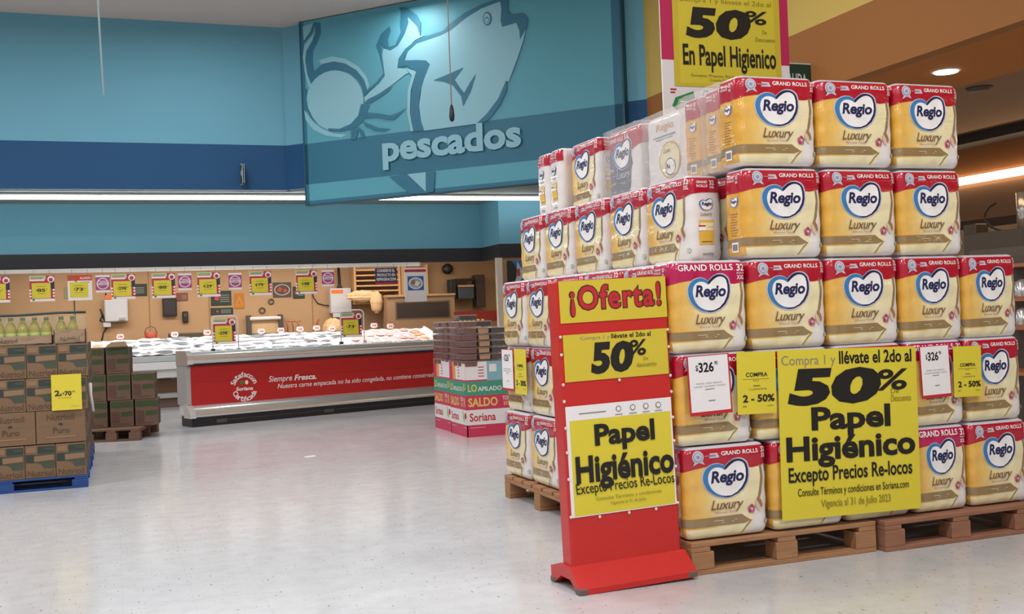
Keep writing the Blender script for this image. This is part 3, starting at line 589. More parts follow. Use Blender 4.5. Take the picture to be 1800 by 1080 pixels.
# film-wrapped packs behind the front of the top row
FILM = M('shrink_film', '#f4efec', .18, bump=.9, bscale=22, alpha=.24, coat=.6)
def film(g, x0, x1, y0, y1, z0, z1, lean=0):
    n, k = 26, 12; mp = {}
    def P(i, j):
        t = i/n*4; q = int(t) % 4; u = t-int(t); x, y = [(x0+(x1-x0)*u, y0), (x1, y0+(y1-y0)*u), (x1-(x1-x0)*u, y1), (x0, y1-(y1-y0)*u)][q]
        z = z0+(z1-z0)*j/k; h = .006*math.sin(i*2.3+j*1.1)+.005*math.sin(i*.9-j*2.1)
        cx, cy = (x0+x1)/2, (y0+y1)/2; d = math.hypot(x-cx, y-cy) or 1
        return (x+(x-cx)/d*h, y+(y-cy)/d*h, z)
    v = [P(i, j) for j in range(k+1) for i in range(n)]
    f = [(j*n+i, j*n+(i+1) % n, (j+1)*n+(i+1) % n, (j+1)*n+i) for j in range(k) for i in range(n)]
    g.add(v, f, FILM, True); g.add([v[k*n+i] for i in range(n)], [tuple(range(n))], FILM, True); return g
for i, lab in enumerate(('film-wrapped gold toilet roll pack right behind leftmost front pack of top row', 'film-wrapped gold toilet roll pack of the top row, beside the plain white pack')):
    o = pack('std', (3.12+.015*i, 4.69+.228*i, ZB[4]), math.radians(-1+2*i), lab, 'film-wrapped packs in the top row', 1.0)
    p = film(G(), -PW/2-.022, PW/2+.01, -.012, PD_-.002, .004, PH+.012).build('shrink_film', o)
# white, grey and small packs at the left of the top row
def plain_pack(name, header, hmat):
    g = G(); wrap_body(g, WRAP); return g
E_ = .0011
g = plain_pack('w', 0, 0); mp = lambda k: pack_map(E_*k)
CARAMEL = M('print_caramel', '#c9995a', .4)
g.text('Regio', -.10, .07, .33, .385, M('print_pale_orange', '#dba77c', .4), mp(2), .012, .15, 1, .02)
g.rect(-.13, .09, .305, .313, PGREY, mp(2)); g.rect(-.10, .06, .29, .296, PGREY, mp(2))
g.disc(.03, .165, .105, CARAMEL, mp(2), 28); g.disc(.03, .165, .095, CREAM, mp(3), 28)
g.text('Luxury', -.03, .09, .20, .235, PBRN, mp(4), .006, .3, 1, .02)
g.disc(.035, .125, .05, PNAVY, mp(4), 20); g.disc(.035, .125, .043, PWHITE, mp(5), 20); g.text('Regio', 0, .07, .108, .145, PNAVY, mp(6), .03, .15)
o = g.build('toilet_roll_pack'); tag(o, 'plain white toilet roll pack with a round gold emblem, left part of the top row', 'toilet paper', 'odd packs at the left of the top row')
o.location = (2.97, 5.41, ZB[4]-.002); o.rotation_euler = (0, 0, -PI/2); o.scale = (1.2, 1, 1)
film(G(), -PW/2-.01, PW/2+.012, -.012, PD_-.002, .004, PH+.012).build('shrink_film', o)
g = plain_pack('g', 0, 0); GREYN = M('print_grey_navy', '#4d5164', .35, **PK_BUMP)
sL_ = -(PW/2-PR+PI*PR/2+(PD_-2*PR)/2)
g.poly([(sL_-.1, .73*PH), (-.1, .72*PH), (0, .68*PH), (.1, .66*PH), (.2, .72*PH), (-sL_+.1, .76*PH), (-sL_+.1, PH-.012), (sL_-.1, PH-.012)], CRIM, mp(2), .02)
g.poly([(-.2, .03), (.07, .03), (.11, .2), (.12, .45*PH), (.10, .7*PH), (-.2, .72*PH)], GREYN, mp(1), .02)
heart(g, pack_map); g.text('16', .03, .08, .36, .40, PWHITE, mp(4), .02, 0, 1, .02); g.text('GRAND ROLLS', -.17, .01, .365, .39, PWHITE, mp(4), .02, 0, 1, .02)
g.text('Luxury', -.09, .08, .12, .18, PSILV, mp(4), .006, .3, 1, .02)
o = g.build('toilet_roll_pack'); tag(o, 'red-topped toilet roll pack with dark grey print, left of the plain white pack', 'toilet paper', 'odd packs at the left of the top row')
o.location = (2.955, 5.93, ZB[4]-.002); o.rotation_euler = (0, 0, -PI/2); o.scale = (1.04, 1, 1)
film(G(), -PW/2-.01, PW/2+.012, -.012, PD_-.002, .004, PH+.012).build('shrink_film', o)
pack('std', (2.90, 6.41, ZB[4]-.002), -PI/2, 'gold and white toilet roll pack left of the grey-printed pack, top row', 'odd packs at the left of the top row', .98)
for i, lab in enumerate(('white toilet roll pack end, second from the far left of the top row', 'white toilet roll pack end, at the far left of the top row')):
    pack('std', (3.06, 6.66+.222*i+.21, ZB[4]-.002), PI, lab, 'odd packs at the left of the top row', .98)

# ------------------------------------------------------------------ pallets
def wood(name, hexc, dark): return M(name, hexc, .8, var=.4, vscale=5, stretch=(1, 8, 8), bump=.15, bscale=40, grain=dark)
def pallet(w, d, h, m, label, loc, rz=0, group=None, open_front=False):
    """long side along x, front edge at y=0; deck on nine blocks"""
    t = thing('pallet', label, 'pallet', loc, rz, group); k = h/.145
    n = 7; bw = d/(n+1.2)
    for i in range(n):
        y = i*(d-bw)/(n-1); G().box(0, w, y, y+bw, h-.022*k, h, m, .003).build('deck_board', t)
    for x in (0, (w-.1)/2, w-.1): G().box(x, x+.1, 0, d, h-.044*k, h-.0225*k, m, .003).build('stringer_board', t)
    for x in (0, (w-.12)/2, w-.12):
        for y in (0, (d-.1)/2, d-.1): G().box(x, x+.12, y, y+.1, .022*k, h-.0445*k, m, .003).build('block', t)
    for y in (0, (d-.1)/2, d-.1): G().box(0, w, y, y+.1, .0, .0215*k, m, .003).build('bottom_board', t)
    return t
PWOOD = wood('pallet_wood', '#b98a60', '#8a6242'); PWOOD2 = wood('pallet_wood_pink', '#a8775c', '#7d5540')
pallet(1.045, 1.2, .152, PWOOD, 'wooden pallet under the front left of the toilet roll pile', (2.49, 4.44, 0), 0, 'pallets under the toilet roll pile')
pallet(.95, 1.2, .152, PWOOD2, 'wooden pallet under the right part of the toilet roll pile', (3.56, 4.40, 0), 0, 'pallets under the toilet roll pile')
pallet(1.0, 1.2, .152, PWOOD2, 'wooden pallet at the far right under the toilet roll pile', (4.53, 4.50, 0), 0, 'pallets under the toilet roll pile')
pallet(1.045, 1.2, .152, PWOOD, 'wooden pallet under the far left end of the toilet roll pile', (2.49, 5.80, 0), 0, 'pallets under the toilet roll pile')

# ------------------------------------------------------------------ printed cards and posters on the pile
YEL = M('paper_yellow', '#dccb38', .55); YEL2 = M('paper_yellow_warm', '#d3bd36', .55)
PAPER = M('paper_white', '#ece9ea', .5); INK = M('ink_black', '#161412', .5); INKG = M('ink_grey', '#8a8478', .6); INKY = M('ink_olive', '#8d8128', .6)
REDP = M('paper_red', '#c4202c', .5); SGREEN = M('paper_green', '#2f8a4a', .5); MAGP = M('paper_magenta', '#c3225c', .5)
class Sheet:
    """flat printed sheet in its own XZ plane; fractions of width and height"""
    def __init__(s, w, h, m, t=.002): s.w, s.h, s.g = w, h, G(); s.g.box(0, w, 0, t, 0, h, m); s.k = 0
    def mp(s): s.k += 1; return flat(-.0006-.00025*s.k)
    def r(s, x0, x1, y0, y1, m): s.g.rect(x0*s.w, x1*s.w, y0*s.h, y1*s.h, m, s.mp()); return s
    def p(s, pts, m): s.g.poly([(a*s.w, b*s.h) for a, b in pts], m, s.mp()); return s
    def t(s, tx, x0, x1, y0, y1, m=None, bold=0, shear=0, space=1, slope=0): s.g.text(tx, x0*s.w, x1*s.w, y0*s.h, y1*s.h, m or INK, s.mp(), bold, shear, space, 0, slope*s.h); return s
    def d(s, x, y, r, m, n=16): s.g.disc(x*s.w, y*s.h, r*s.w, m, s.mp(), n); return s
def fifty(s, x0, x1, y0, y1, px0, px1, py0, py1):
    s.t('5', x0, x0+(x1-x0)*.47, y0, y1, INK, .055, .12); s.t('0', x0+(x1-x0)*.46, x1, y0, y1, INK, .055, .12)
    s.t('%', px0, px1, py0, py1, INK, .02, .1)
def big_offer():
    s = Sheet(.825, .82, YEL)
    s.t('Compra 1 y', .025, .405, .89, .965, INKG, .004).t('llévate el 2do al', .43, .965, .905, .985, INK, .026)
    fifty(s, .06, .73, .665, .885, .70, .93, .735, .865)
    s.t('De', .80, .86, .715, .745, INKY).t('Descuento', .80, .95, .665, .705, INKY)
    s.t('Papel', .22, .79, .475, .655, INK, .034).t('Higiénico', .04, .97, .295, .485, INK, .034)
    s.t('Excepto Precios Re-locos', .05, .94, .19, .305, INK, .018)
    s.t('Consulte Términos y condiciones en Soriana.com', .11, .91, .12, .18, INK, .004).t('Vigencia al 31 de Julio 2023', .27, .77, .045, .105, INKY, .004)
    return s.g
o = big_offer().build('offer_poster', None, (2.98, 4.424, .21)); o.rotation_euler = (math.radians(-1), math.radians(1.2), 0)
tag(o, 'large yellow 50% paper poster on the front of the toilet roll pile', 'poster')
def price_card():
    s = Sheet(.226, .281, REDP, .003); s.r(.03, .965, .06, .985, PAPER)
    s.t('$', .19, .25, .73, .84, INK, .02).t('326', .26, .62, .71, .88, INK, .03).t('90', .64, .72, .82, .885, INK, .02)
    s.t('PAPEL HIG REGIO', .18, .79, .515, .54, INKG).t('LUXURY ALMOND TOUCH', .12, .86, .465, .49, INKG).r(.38, .60, .422, .434, INKG).r(.44, .60, .228, .242, INKG)
    return s
def promo_card(txt='2 - 50%'):
    s = Sheet(.214, .297, YEL, .003); s.t('COMPRA', .22, .78, .595, .665, INK, .025)
    s.r(.14, .82, .555, .562, INKY).r(.4, .56, .53, .537, INKY).r(.40, .58, .445, .455, INK).t('Y LLEVATE EL', .28, .76, .385, .41, INK)
    s.t(txt, .13, .95, .19, .31, INK, .03).r(.12, .22, .12, .135, INKY).r(.75, .92, .12, .13, INKY); return s
CG = 'price cards on the toilet roll pile'
for (a, za, b, zb, ry, la, lb, sc) in ((2.505, .743, 2.757, .735, 1.6, 'white red-edged price card reading 326 beside the red stand', 'yellow promo card beside the white price card near the red stand', 1), (3.844, .742, 4.046, .738, 1.2, 'white red-edged price card reading 326 right of the yellow poster', 'yellow promo card near the right end of the pile', .84)):
    o = price_card().g.build('price_card', None, (a, 4.428, za)); o.rotation_euler = (math.radians(-1), math.radians(-ry), 0); o.scale = (sc, 1, .95 if sc < 1 else 1); tag(o, la, 'price card', CG)
    o = promo_card().g.build('promo_card', None, (b, 4.424, zb)); o.rotation_euler = (0, math.radians(ry*.6), 0); o.scale = (sc, 1, .88 if sc < 1 else 1); tag(o, lb, 'price card', CG)
o = price_card().g.build('price_card', None, (2.495, 6.98, .735), -PI/2); tag(o, 'white price card on the left side of the pile, beside its far corner', 'price card', CG)
o = promo_card().g.build('promo_card', None, (2.49, 6.72, .725), -PI/2); tag(o, 'yellow promo card on the left side of the pile', 'price card', CG)

# hanging sign above the pile
hs = thing('hanging_sign', 'tall magenta and white hanging sign with yellow 50% sheet above the pile', 'sign', (3.395, 6.2, 2.40))
g = G().box(0, .98, 0, .012, 0, 1.55, PAPER, .003)
g.rect(0, .98, .17+.30, 1.55, MAGP, flat(-.0006)); g.rect(.10, .875, 0, 1.55, PAPER, flat(-.001))
g.rect(.055, .10, .272, .283, REDP, flat(-.0014)); g.rect(.055, .09, .252, .263, REDP, flat(-.0014))
g.poly([(.11, .13), (.25, .17), (.225, .27), (.09, .225), (.065, .17)], SGREEN, flat(-.0014)); g.rect(.125, .215, .195, .203, PAPER, flat(-.0018))
g.disc(.32, .25, .028, SGREEN, flat(-.0014)); g.disc(.32, .25, .017, PAPER, flat(-.0018))
g.build('board', hs)
s = Sheet(.82, .93, YEL); s.r(0, 1, 0, .025, YEL2).r(0, .05, 0, 1, YEL2).r(.95, 1, 0, 1, YEL2)
s.t('Compra 1 y llévate el 2do al', .06, .92, .59, .635, INKY)
fifty(s, .115, .72, .345, .565, .66, .88, .465, .565); s.t('De', .83, .87, .40, .43, INKY).t('Descuento', .76, .95, .345, .375, INKY)
s.t('En Papel Higienico', .08, .95, .105, .30, INK, .022); s.t('Excepto Precios Re-locos', .15, .62, .065, .09, INKY).t('Consulte Terminos', .32, .55, .042, .06, INKY)
o = s.g.build('offer_sheet', hs, (.088, -.006, .30)); o.rotation_euler = (0, 0, 0)
for x in (.12, .86): G().tube([(x, .006, 1.55), (x, .006, 3.2)], .003, M('cord_beige'), 6).build('hanging_cord', hs)

# ------------------------------------------------------------------ red offer stand
RED = M('stand_red', '#c8221d', .38, coat=.2, var=.06, vscale=9); FOOT = M('stand_foot', '#6b5a54', .6); PEG = M('peg_white', '#e6d8d2', .5)
st = thing('offer_stand', 'tall red floor stand with yellow Oferta and Papel Higiénico sheets', 'sign stand', (1.897, 4.47, 0), math.radians(1))
st.rotation_euler = (0, math.radians(-1.3), math.radians(1))
W = .563
PNL = G().box(0, W, 0, .10, .10, 1.392, RED, .008).build('panel', st)
ft = G()
ft.prism([(-.10, 0), (-.10, .025), (0, .108), (.10, .108), (.215, .075), (.215, .0), (.19, 0), (.10, .05), (0, .05), (-.075, 0)], -.012, W+.02, RED, 'x')
ft.build('foot', st)
for x in (-.016, W-.025):
    for y in (-.103, .175): G().box(x, x+.045, y, y+.045, 0, .028, FOOT, .004).build('corner_cap', st)
def on_stand(s, name, x, z): return s.g.build(name, PNL, (x, -.004, z))
s = Sheet(.545, .19, YEL2); s.t('¡Oferta!', .085, .955, .12, .90, M('ink_dark_red', '#4d2a1c', .5), .06, 0, 1.12).t('¡Oferta!', .10, .94, .155, .865, REDP, .022, 0, 1.15)
on_stand(s, 'header_card', .014, 1.20)
s = Sheet(.53, .212, YEL2); s.t('Compra 1 y', .16, .44, .845, .945, INKG).t('llévate el 2do al', .455, .84, .86, .965, INK, .02)
fifty(s, .245, .66, .12, .80, .62, .79, .45, .80); s.t('De', .755, .80, .34, .41, INKY).t('descuento', .685, .88, .20, .30, INKY)
on_stand(s, 'offer_card', .02, .935)
s = Sheet(.54, .50, PAPER); s.r(.03, .985, .01, .87, YEL)
s.r(.12, .37, .922, .932, INKG)
for x in (.49, .625, .75, .87): s.d(x, .94, .026, INKG).d(x, .94, .018, PAPER).r(x-.035, x+.035, .885, .892, INKG)
s.t('Papel', .25, .82, .565, .82, INK, .035).t('Higiénico', .06, .99, .225, .545, INK, .035)
s.t('Excepto Precios Re-Locos', .05, .985, .175, .30, INK, .004, -.1).t('Consulte Terminos y condiciones', .23, .85, .12, .16, INKY).t('Vigencia al 31 de Julio', .36, .70, .07, .105, INKY)
o = on_stand(s, 'poster_sheet', .012, .325)
pegs = [(.008, z) for z in (.33, .50, .62, .73, .85, .925, 1.06, 1.14)] + [(W-.007, z) for z in (.33, .50, .62, .73, .85, .925, 1.06, 1.14)] + [(x, .315) for x in (.15, .30, .44)] + [(.29, .925)]
for x, z in pegs: G().ball((x, -.006, z), .0075, PEG, 8, (1, .8, 1)).build('peg', PNL)

# ------------------------------------------------------------------ oil cartons on a blue pallet
CARD = M('carton_brown', '#80644a', .75, var=.14, vscale=7, bump=.06, bscale=50); CGRN = M('carton_green', '#485040', .7, var=.2, vscale=18); CDGR = M('carton_dark_green', '#333d38', .7, var=.2, vscale=18)
CTAN = M('carton_label', '#8d6e52', .7); CINK = M('carton_ink', '#55432f', .7); TAPE = M('carton_tape', '#8d6c4a', .35)
def carton(w, d, h, style):
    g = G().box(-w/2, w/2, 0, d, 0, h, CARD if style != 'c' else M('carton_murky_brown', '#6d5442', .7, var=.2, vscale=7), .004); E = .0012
    def F(k): return lambda a, b: (-w/2+a*w, -E*k, b*h)
    def side(k, sx): return lambda a, b: (sx*(w/2+E*k), (a if sx > 0 else 1-a)*d, b*h)
    if style == 'a':
        for mp in (F, lambda k: side(k, 1), lambda k: side(k, -1)):
            g.poly([(.42, .94), (.97, .96), (.97, .28), (.62, .28), (.52, .42), (.40, .46), (.03, .48), (.03, .68), (.3, .72), (.42, .72)], CGRN, mp(1))
            g.poly([(.42, .96), (.97, .96), (.97, .76), (.42, .76)], CDGR, mp(1.5)); g.poly([(.03, .48), (.28, .48), (.28, .72), (.03, .72)], CDGR, mp(1.5))
            g.poly([(.30, .50), (.95, .53), (.95, .69), (.30, .67)], CTAN, mp(2)); g.poly([(.05, .78), (.36, .78), (.36, .94), (.05, .93)], CTAN, mp(2)); g.rect(.66, .94, .85, .9, CGRN, mp(2))
            g.text('Nutrioil', .07, .93, .05, .24, CINK, mp(1.5), .012)
    elif style == 'b':
        for mp in (F, lambda k: side(k, 1), lambda k: side(k, -1)):
            g.text('Nutrioil', .22, .78, .70, .88, CINK, mp(1.5), .012); g.text('Puro', .34, .68, .30, .48, CINK, mp(1.5), .02); g.disc(.5, .58, .05, CDGR, mp(1.5), 12, .04)
            g.rect(.2, .8, .16, .22, CTAN, mp(1.5)); g.rect(.02, .98, .52, .525, TAPE, mp(1.4))
    else:
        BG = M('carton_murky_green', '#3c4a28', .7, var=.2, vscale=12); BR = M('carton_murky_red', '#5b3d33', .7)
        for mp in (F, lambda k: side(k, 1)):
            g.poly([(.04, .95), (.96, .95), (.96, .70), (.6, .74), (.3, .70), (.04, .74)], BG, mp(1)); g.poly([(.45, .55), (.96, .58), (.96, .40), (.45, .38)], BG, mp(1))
            g.rect(.06, .40, .15, .58, BR, mp(1)); g.rect(.1, .8, .08, .12, BR, mp(1))
    return g
N_A = carton(.222, .40, .258, 'a').build('oil_carton'); N_B = carton(.36, .40, .258, 'b').build('oil_carton')
for o in (N_A, N_B): tag(o, 'x', 'carton')
BPAL = M('pallet_blue', '#1f4f9a', .6, var=.25, vscale=8, grain='#16336b')
pallet(1.2, 1.25, .10, BPAL, 'blue pallet under the oil cartons at the left edge', (-1.425, 9.28, 0), 0, 'blue pallets')
pallet(1.2, 1.25, .10, BPAL, 'blue pallet behind the first one, under the rear oil cartons', (-1.415, 10.62, 0), 0, 'blue pallets')
LZ = [.101, .366, .627, .889]; LN = ['bottom layer', 'second layer', 'third layer', 'top layer']
CN = ['right corner', 'middle', 'left end']
gN = 'oil cartons on the blue pallet'
for z, ln, li in zip(LZ, LN, range(4)):
    dx = .012*li
    if li == 1:
        cols = [(-.425, 'right corner'), (-.79, 'left')]
        for x, nm in cols: put(N_B, (x+dx, 9.29, z), 0, f'large brown oil carton, {nm} of the {ln} of the left stack', gN)
    else:
        for i in range(3): put(N_A, (-.345-.225*i+dx, 9.29+random.uniform(-.004, .004), z), 0, f'brown oil carton with green print, {CN[i]} of {ln}, left stack', gN)
    for j in range(1, 6):
        y = 9.29+.407*j + (.11 if j >= 3 else 0)
        if li == 3 and j == 5: continue
        put(N_A, (-.345+dx*.7, y, z), 0, 'brown oil carton in the side of the left stack, behind the front cartons', 'oil cartons behind the front ones')
# trays of bottles on top
OIL = M('oil_bottle', '#b3a83a', .12, trans=.3, coat=.5); CAPG = M('bottle_cap', '#3f5d33', .4); TRAY = M('tray_card', '#97765c', .75); LBL = M('bottle_label', '#9fb04a', .5)
FILMC = M('tray_film', '#d8d6b8', .15, bump=.8, bscale=18, alpha=.14, coat=.5)
def bottle(g):
    g.lathe([(.036, 0), (.04, .01), (.04, .11), (.036, .135), (.018, .17), (.014, .185)], OIL, n=12)
    return g
bt = thing('oil_bottle', 'x', 'bottle'); bb_ = bottle(G()).build('body', bt); G().lathe([(.0165, .186), (.0165, .208)], CAPG, n=10).build('cap', bb_)
G().lathe([(.0408, .035), (.0408, .085)], LBL, n=12).build('bottle_label', bb_)
for ti, (x0, x1, lab) in enumerate(((-.895, -.452, 'clear-wrapped tray of oil bottles at the left on top of the carton stack'), (-.442, -.205, 'clear-wrapped tray of oil bottles at the right corner on top of the carton stack'))):
    t = thing('bottle_tray', lab, 'tray', (0, 0, 1.153), 0, 'bottle trays on the oil cartons')
    g = G(); hh = .07 if ti == 0 else .11
    g.box(x0, x1, 9.30, 9.70, 0, .008, TRAY)
    for a in ((x0, x1, 9.30, 9.306), (x0, x1, 9.694, 9.70), (x0, x0+.006, 9.30, 9.70), (x1-.006, x1, 9.30, 9.70)): g.box(a[0], a[1], a[2], a[3], 0, hh, TRAY)
    g.text('Nutrioil', x0+.05, x0+.19, .015, .055, CINK, flat(9.2985), .012); g.build('carton_tray', t)
    gf = G(); film(gf, x0-.002, x1+.002, 9.297, 9.703, .0, .225)
    gf.mats = [FILMC]; gf.build('shrink_film', t)
    nx = int((x1-x0)/.086)
    for a in range(nx):
        for b in range(2 if ti == 0 else 3):
            q = bt if (ti == 0 and a == 0 and b == 0) else dup(bt)
            q.location = (x0+.052+.0862*a, 9.355+.088*b, 1.163); tag(q, f'clear oil bottle in the {"left" if ti == 0 else "right"} wrapped tray on the carton stack', 'bottle', f'oil bottles in the {"left" if ti == 0 else "right"} tray')
tag(G().tube([(-.93, 9.32, 1.39), (-.7, 9.31, 1.388), (-.4, 9.31, 1.40), (-.2, 9.32, 1.398)], .010, M('strap_dark_green', '#2a3a38', .5), 8).build('edge_strap'), 'dark green strap along the top edge of the bottle trays', 'strap')
s = Sheet(.222, .283, YEL, .006); s.t('2', .10, .27, .40, .56, INK, .03).t('x', .25, .36, .395, .47, INK, .02).t('$', .37, .42, .44, .50, INK, .02).t('70', .43, .66, .40, .53, INK, .03).t('00', .67, .78, .49, .53, INK).r(.2, .66, .34, .35, INKY).r(.62, .9, .1, .106, INKY)
o = s.g.build('price_card', None, (-.472, 9.268, .625)); tag(o, 'yellow price card reading 2x$70 on the brown oil cartons', 'price card')
tag(G().tube([(-.196, 9.9, .80), (-.196, 9.88, .71), (-.180, 9.86, .56)], .013, M('strip_white', '#d9d4d2', .5), 8).build('plastic_strip'), 'white plastic strip hanging at the side of the oil cartons', 'strip')

# second, darker stack behind it on a brown pallet
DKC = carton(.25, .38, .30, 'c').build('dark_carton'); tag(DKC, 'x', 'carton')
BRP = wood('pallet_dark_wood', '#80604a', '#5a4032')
pallet(.62, 1.0, .14, BRP, 'dark wooden pallet behind the blue one, under the murky green cartons', (-.36, 12.9, 0), math.radians(-14), 'dark pallets')
gD = 'dark cartons behind the oil stack'
ca = math.radians(-6)
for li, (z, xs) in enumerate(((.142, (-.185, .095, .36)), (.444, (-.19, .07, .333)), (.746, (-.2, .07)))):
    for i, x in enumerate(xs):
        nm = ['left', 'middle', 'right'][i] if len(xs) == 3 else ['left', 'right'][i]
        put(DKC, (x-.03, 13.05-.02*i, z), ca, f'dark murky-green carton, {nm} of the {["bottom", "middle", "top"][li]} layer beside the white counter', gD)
g = G(); g.prism([(0, 0), (.24, 0), (.20, .13), (.05, .12)], 0, .006, CARD, 'z')
o = g.build('carton_flap', None, (-.085, 13.0, 1.05)); o.rotation_euler = (math.radians(25), 0, ca); tag(o, 'brown open carton flap on top of the dark carton stack', 'carton flap')

# ------------------------------------------------------------------ red meat counter
STEEL = M('steel_brushed', '#dcdad8', .2, metal=.72, bump=.02, bscale=30); STEELD = M('steel_dark', '#6d6864', .35, metal=.8)
CRED = M('counter_red', '#b81f1f', .4, var=.07, vscale=6); KICK = M('kick_black', '#1d1c20', .45); CHROME = M('chrome_cap', '#e4e2e1', .15, metal=.7)
CWH = M('counter_white', '#dddcda', .4); CLET = M('counter_lettering', '#eee9e6', .5); CLETD = M('letter_shade', '#5a1210', .5)
A = math.radians(16.9); L = 4.75; DP = .34
mc = thing('meat_counter', 'long red meat counter with steel rail reading Siempre Fresca', 'display counter', (.83, 13.96, 0), A)
G().prism([(.03, .145), (DP, .145), (DP, .86), (DP-.05, .86), (DP-.05, .62), (.14, .62), (.14, .76), (.03, .76)], .03, L-.03, CWH, 'x').build('cabinet', mc)
g = G(); g.box(.035, L-.035, .012, .03, .26, .775, CRED)
F = flat(.0105); F2 = flat(.0098); F3 = flat(.009)
def arc_text(g, tx, cx, cz, r, a0, a1, h, m, up=True):
    ws = [text2d(c, .02)[2] for c in tx]; hs = [h*(1.38 if c in 'SCtdfbl' else 1.0) for c in tx]; tot = sum(w_*q for w_, q in zip(ws, hs)) + .12*h*len(tx); p = 0
    for c, w_, hh in zip(tx, ws, hs):
        cw = w_*hh; q = (p+cw/2)/tot; p += cw+.12*h; ang = a0+(a1-a0)*q
        dx, dz = math.cos(ang), math.sin(ang)
        ex, ez = (dz, -dx) if up else (-dz, dx); ux, uz = (dx, dz) if up else (-dx, -dz)
        v, f, _ = text2d(c, .02); r0 = r if up else r+h
        g.tris([(cx+dx*r0+ex*(a-.5)*cw+ux*b*hh, cz+dz*r0+ez*(a-.5)*cw+uz*b*hh) for a, b in v], f, m, F2)
LX, LZ_ = .765, .447
arc_text(g, 'Satisfacción', LX, LZ_, .128, math.radians(165), math.radians(15), .050, CLET)
arc_text(g, 'Certificada', LX, LZ_-.01, .125, math.radians(198), math.radians(342), .050, CLET, False)
g.text('Soriana', LX-.115, LX+.115, LZ_-.042, LZ_+.006, CLET, F2, .03, .1)
g.disc(LX-.035, LZ_+.06, .026, M('leaf_green', '#4d7a32', .5), F2, 12, .03); g.disc(LX+.03, LZ_+.06, .022, CLET, F2, 12, .028)
g.text('Siempre', 1.10, 1.43, .465, .565, CLET, F2, .005, .2); g.text('Fresca.', 1.463, 1.787, .485, .56, CLET, F2, .025, .2)
g.text('Nuestra carne empacada no ha sido congelada, no contiene conservadores', 1.222, 3.80, .375, .458, CLET, F2, .004, .2)
g.rect(.04, L-.04, .548, .553, M('panel_seam', '#8e1d1c', .5), F)
g.build('front_panel', mc)
# rail, bumper, kick
g = G(); g.prism([(-.045, .79), (-.055, .83), (-.05, .875), (-.02, .915), (.03, .93), (.13, .93), (.15, .90), (.15, .775), (.0, .775)], .04, L-.04, STEEL, 'x', True); g.build('top_rail', mc)
G().box(.03, L-.03, -.02, .02, .758, .782, KICK, .004).build('rail_gasket', mc)
G().prism([(-.075, .12), (-.08, .15), (-.03, .22), (.012, .262), (.06, .262), (.06, .11)], .03, L-.03, STEEL, 'x', True).build('bumper', mc)
g = G(); g.box(.04, L-.04, -.055, DP-.03, .0, .125, KICK, .006); g.box(.5, L-.3, -.059, -.055, .058, .064, STEELD)
for x in (.35, 1.85, 3.6): g.box(x, x+.14, -.06, -.054, .03, .075, STEELD, .002)
g.build('kick_plate', mc)
for x0, x1 in ((0, .075), (L-.075, L)):
    g = G(); g.prism([(-.06, .78), (-.07, .83), (-.06, .885), (-.02, .93), (.04, .945), (DP, .945), (DP, .76), (.0, .76)], x0, x1, CHROME, 'x'); g.build('rail_end_cap', mc)
    G().prism([(-.095, .11), (-.1, .15), (-.03, .24), (.03, .28), (.12, .28), (.12, .11)], x0, x1, CHROME, 'x').build('bumper_end_cap', mc)
    G().box(x0+.005, x1-.01, .008, DP, .27, .77, M('counter_end_grey', '#a9a5a3', .4), .006).build('end_panel', mc)

# ------------------------------------------------------------------ white ice counter with fish behind it
ICE = M('crushed_ice', '#f2f2f4', .45, bump=.9, bscale=45, spec=.6); A2 = math.radians(4)
LI = 5.75
ic = thing('ice_counter', 'long white fish counter heaped with crushed ice under the hanging price signs', 'display counter', (-.37, 17.36, 0), A2)
g = G(); nx, ny = 120, 22; v = []; f = []
def ice_z(x, y): return .825+.235*y+.012*math.sin(x*9+y*5)*math.sin(y*11-x*4)+.007*math.sin(x*31+y*17)
for j in range(ny+1):
    for i in range(nx+1): x = .04+(LI-.08)*i/nx; y = .05+1.0*j/ny; v.append((x, y, ice_z(x, y)))
for j in range(ny):
    for i in range(nx): a = j*(nx+1)+i; f.append((a, a+1, a+nx+2, a+nx+1))
g.add(v, f, ICE, True); o = g.build('ice_bed', ic)
G().prism([(0, .60), (1.1, .60), (1.1, 1.06), (1.06, 1.06), (1.06, .80), (.05, .76), (.05, .815), (0, .815)], 0, LI, CWH, 'x').build('tray_body', ic)
for x in (0, LI-.04): G().prism([(0, .66), (1.1, .66), (1.1, 1.10), (0, .86)], x, x+.04, CWH, 'x').build('end_panel', ic)
G().box(0, LI, -.02, .0, .725, .815, M('counter_grey', '#b9bdbf', .35), .006).build('front_strip', ic)
G().box(0, LI, -.035, .0, .60, .72, CWH, .01).build('front_panel', ic)
G().box(0, LI, .02, .05, .47, .60, M('counter_pale', '#cfcdca', .4), .008).build('lower_panel', ic)
G().box(.1, LI-.1, .35, 1.0, .05, .60, M('counter_base_brown', '#8a6848', .6)).build('base', ic)
G().box(0, LI, .16, .22, .15, .235, STEEL, .015).build('bumper_bar', ic)
G().box(.02, LI-.02, .24, .36, .0, .16, M('counter_kick_brown', '#6a5348', .6)).build('kick_plate', ic)
for k in range(7): G().box(.3+.75*k, .45+.75*k, .06, .22, .44, .50, KICK).build('bracket', ic)
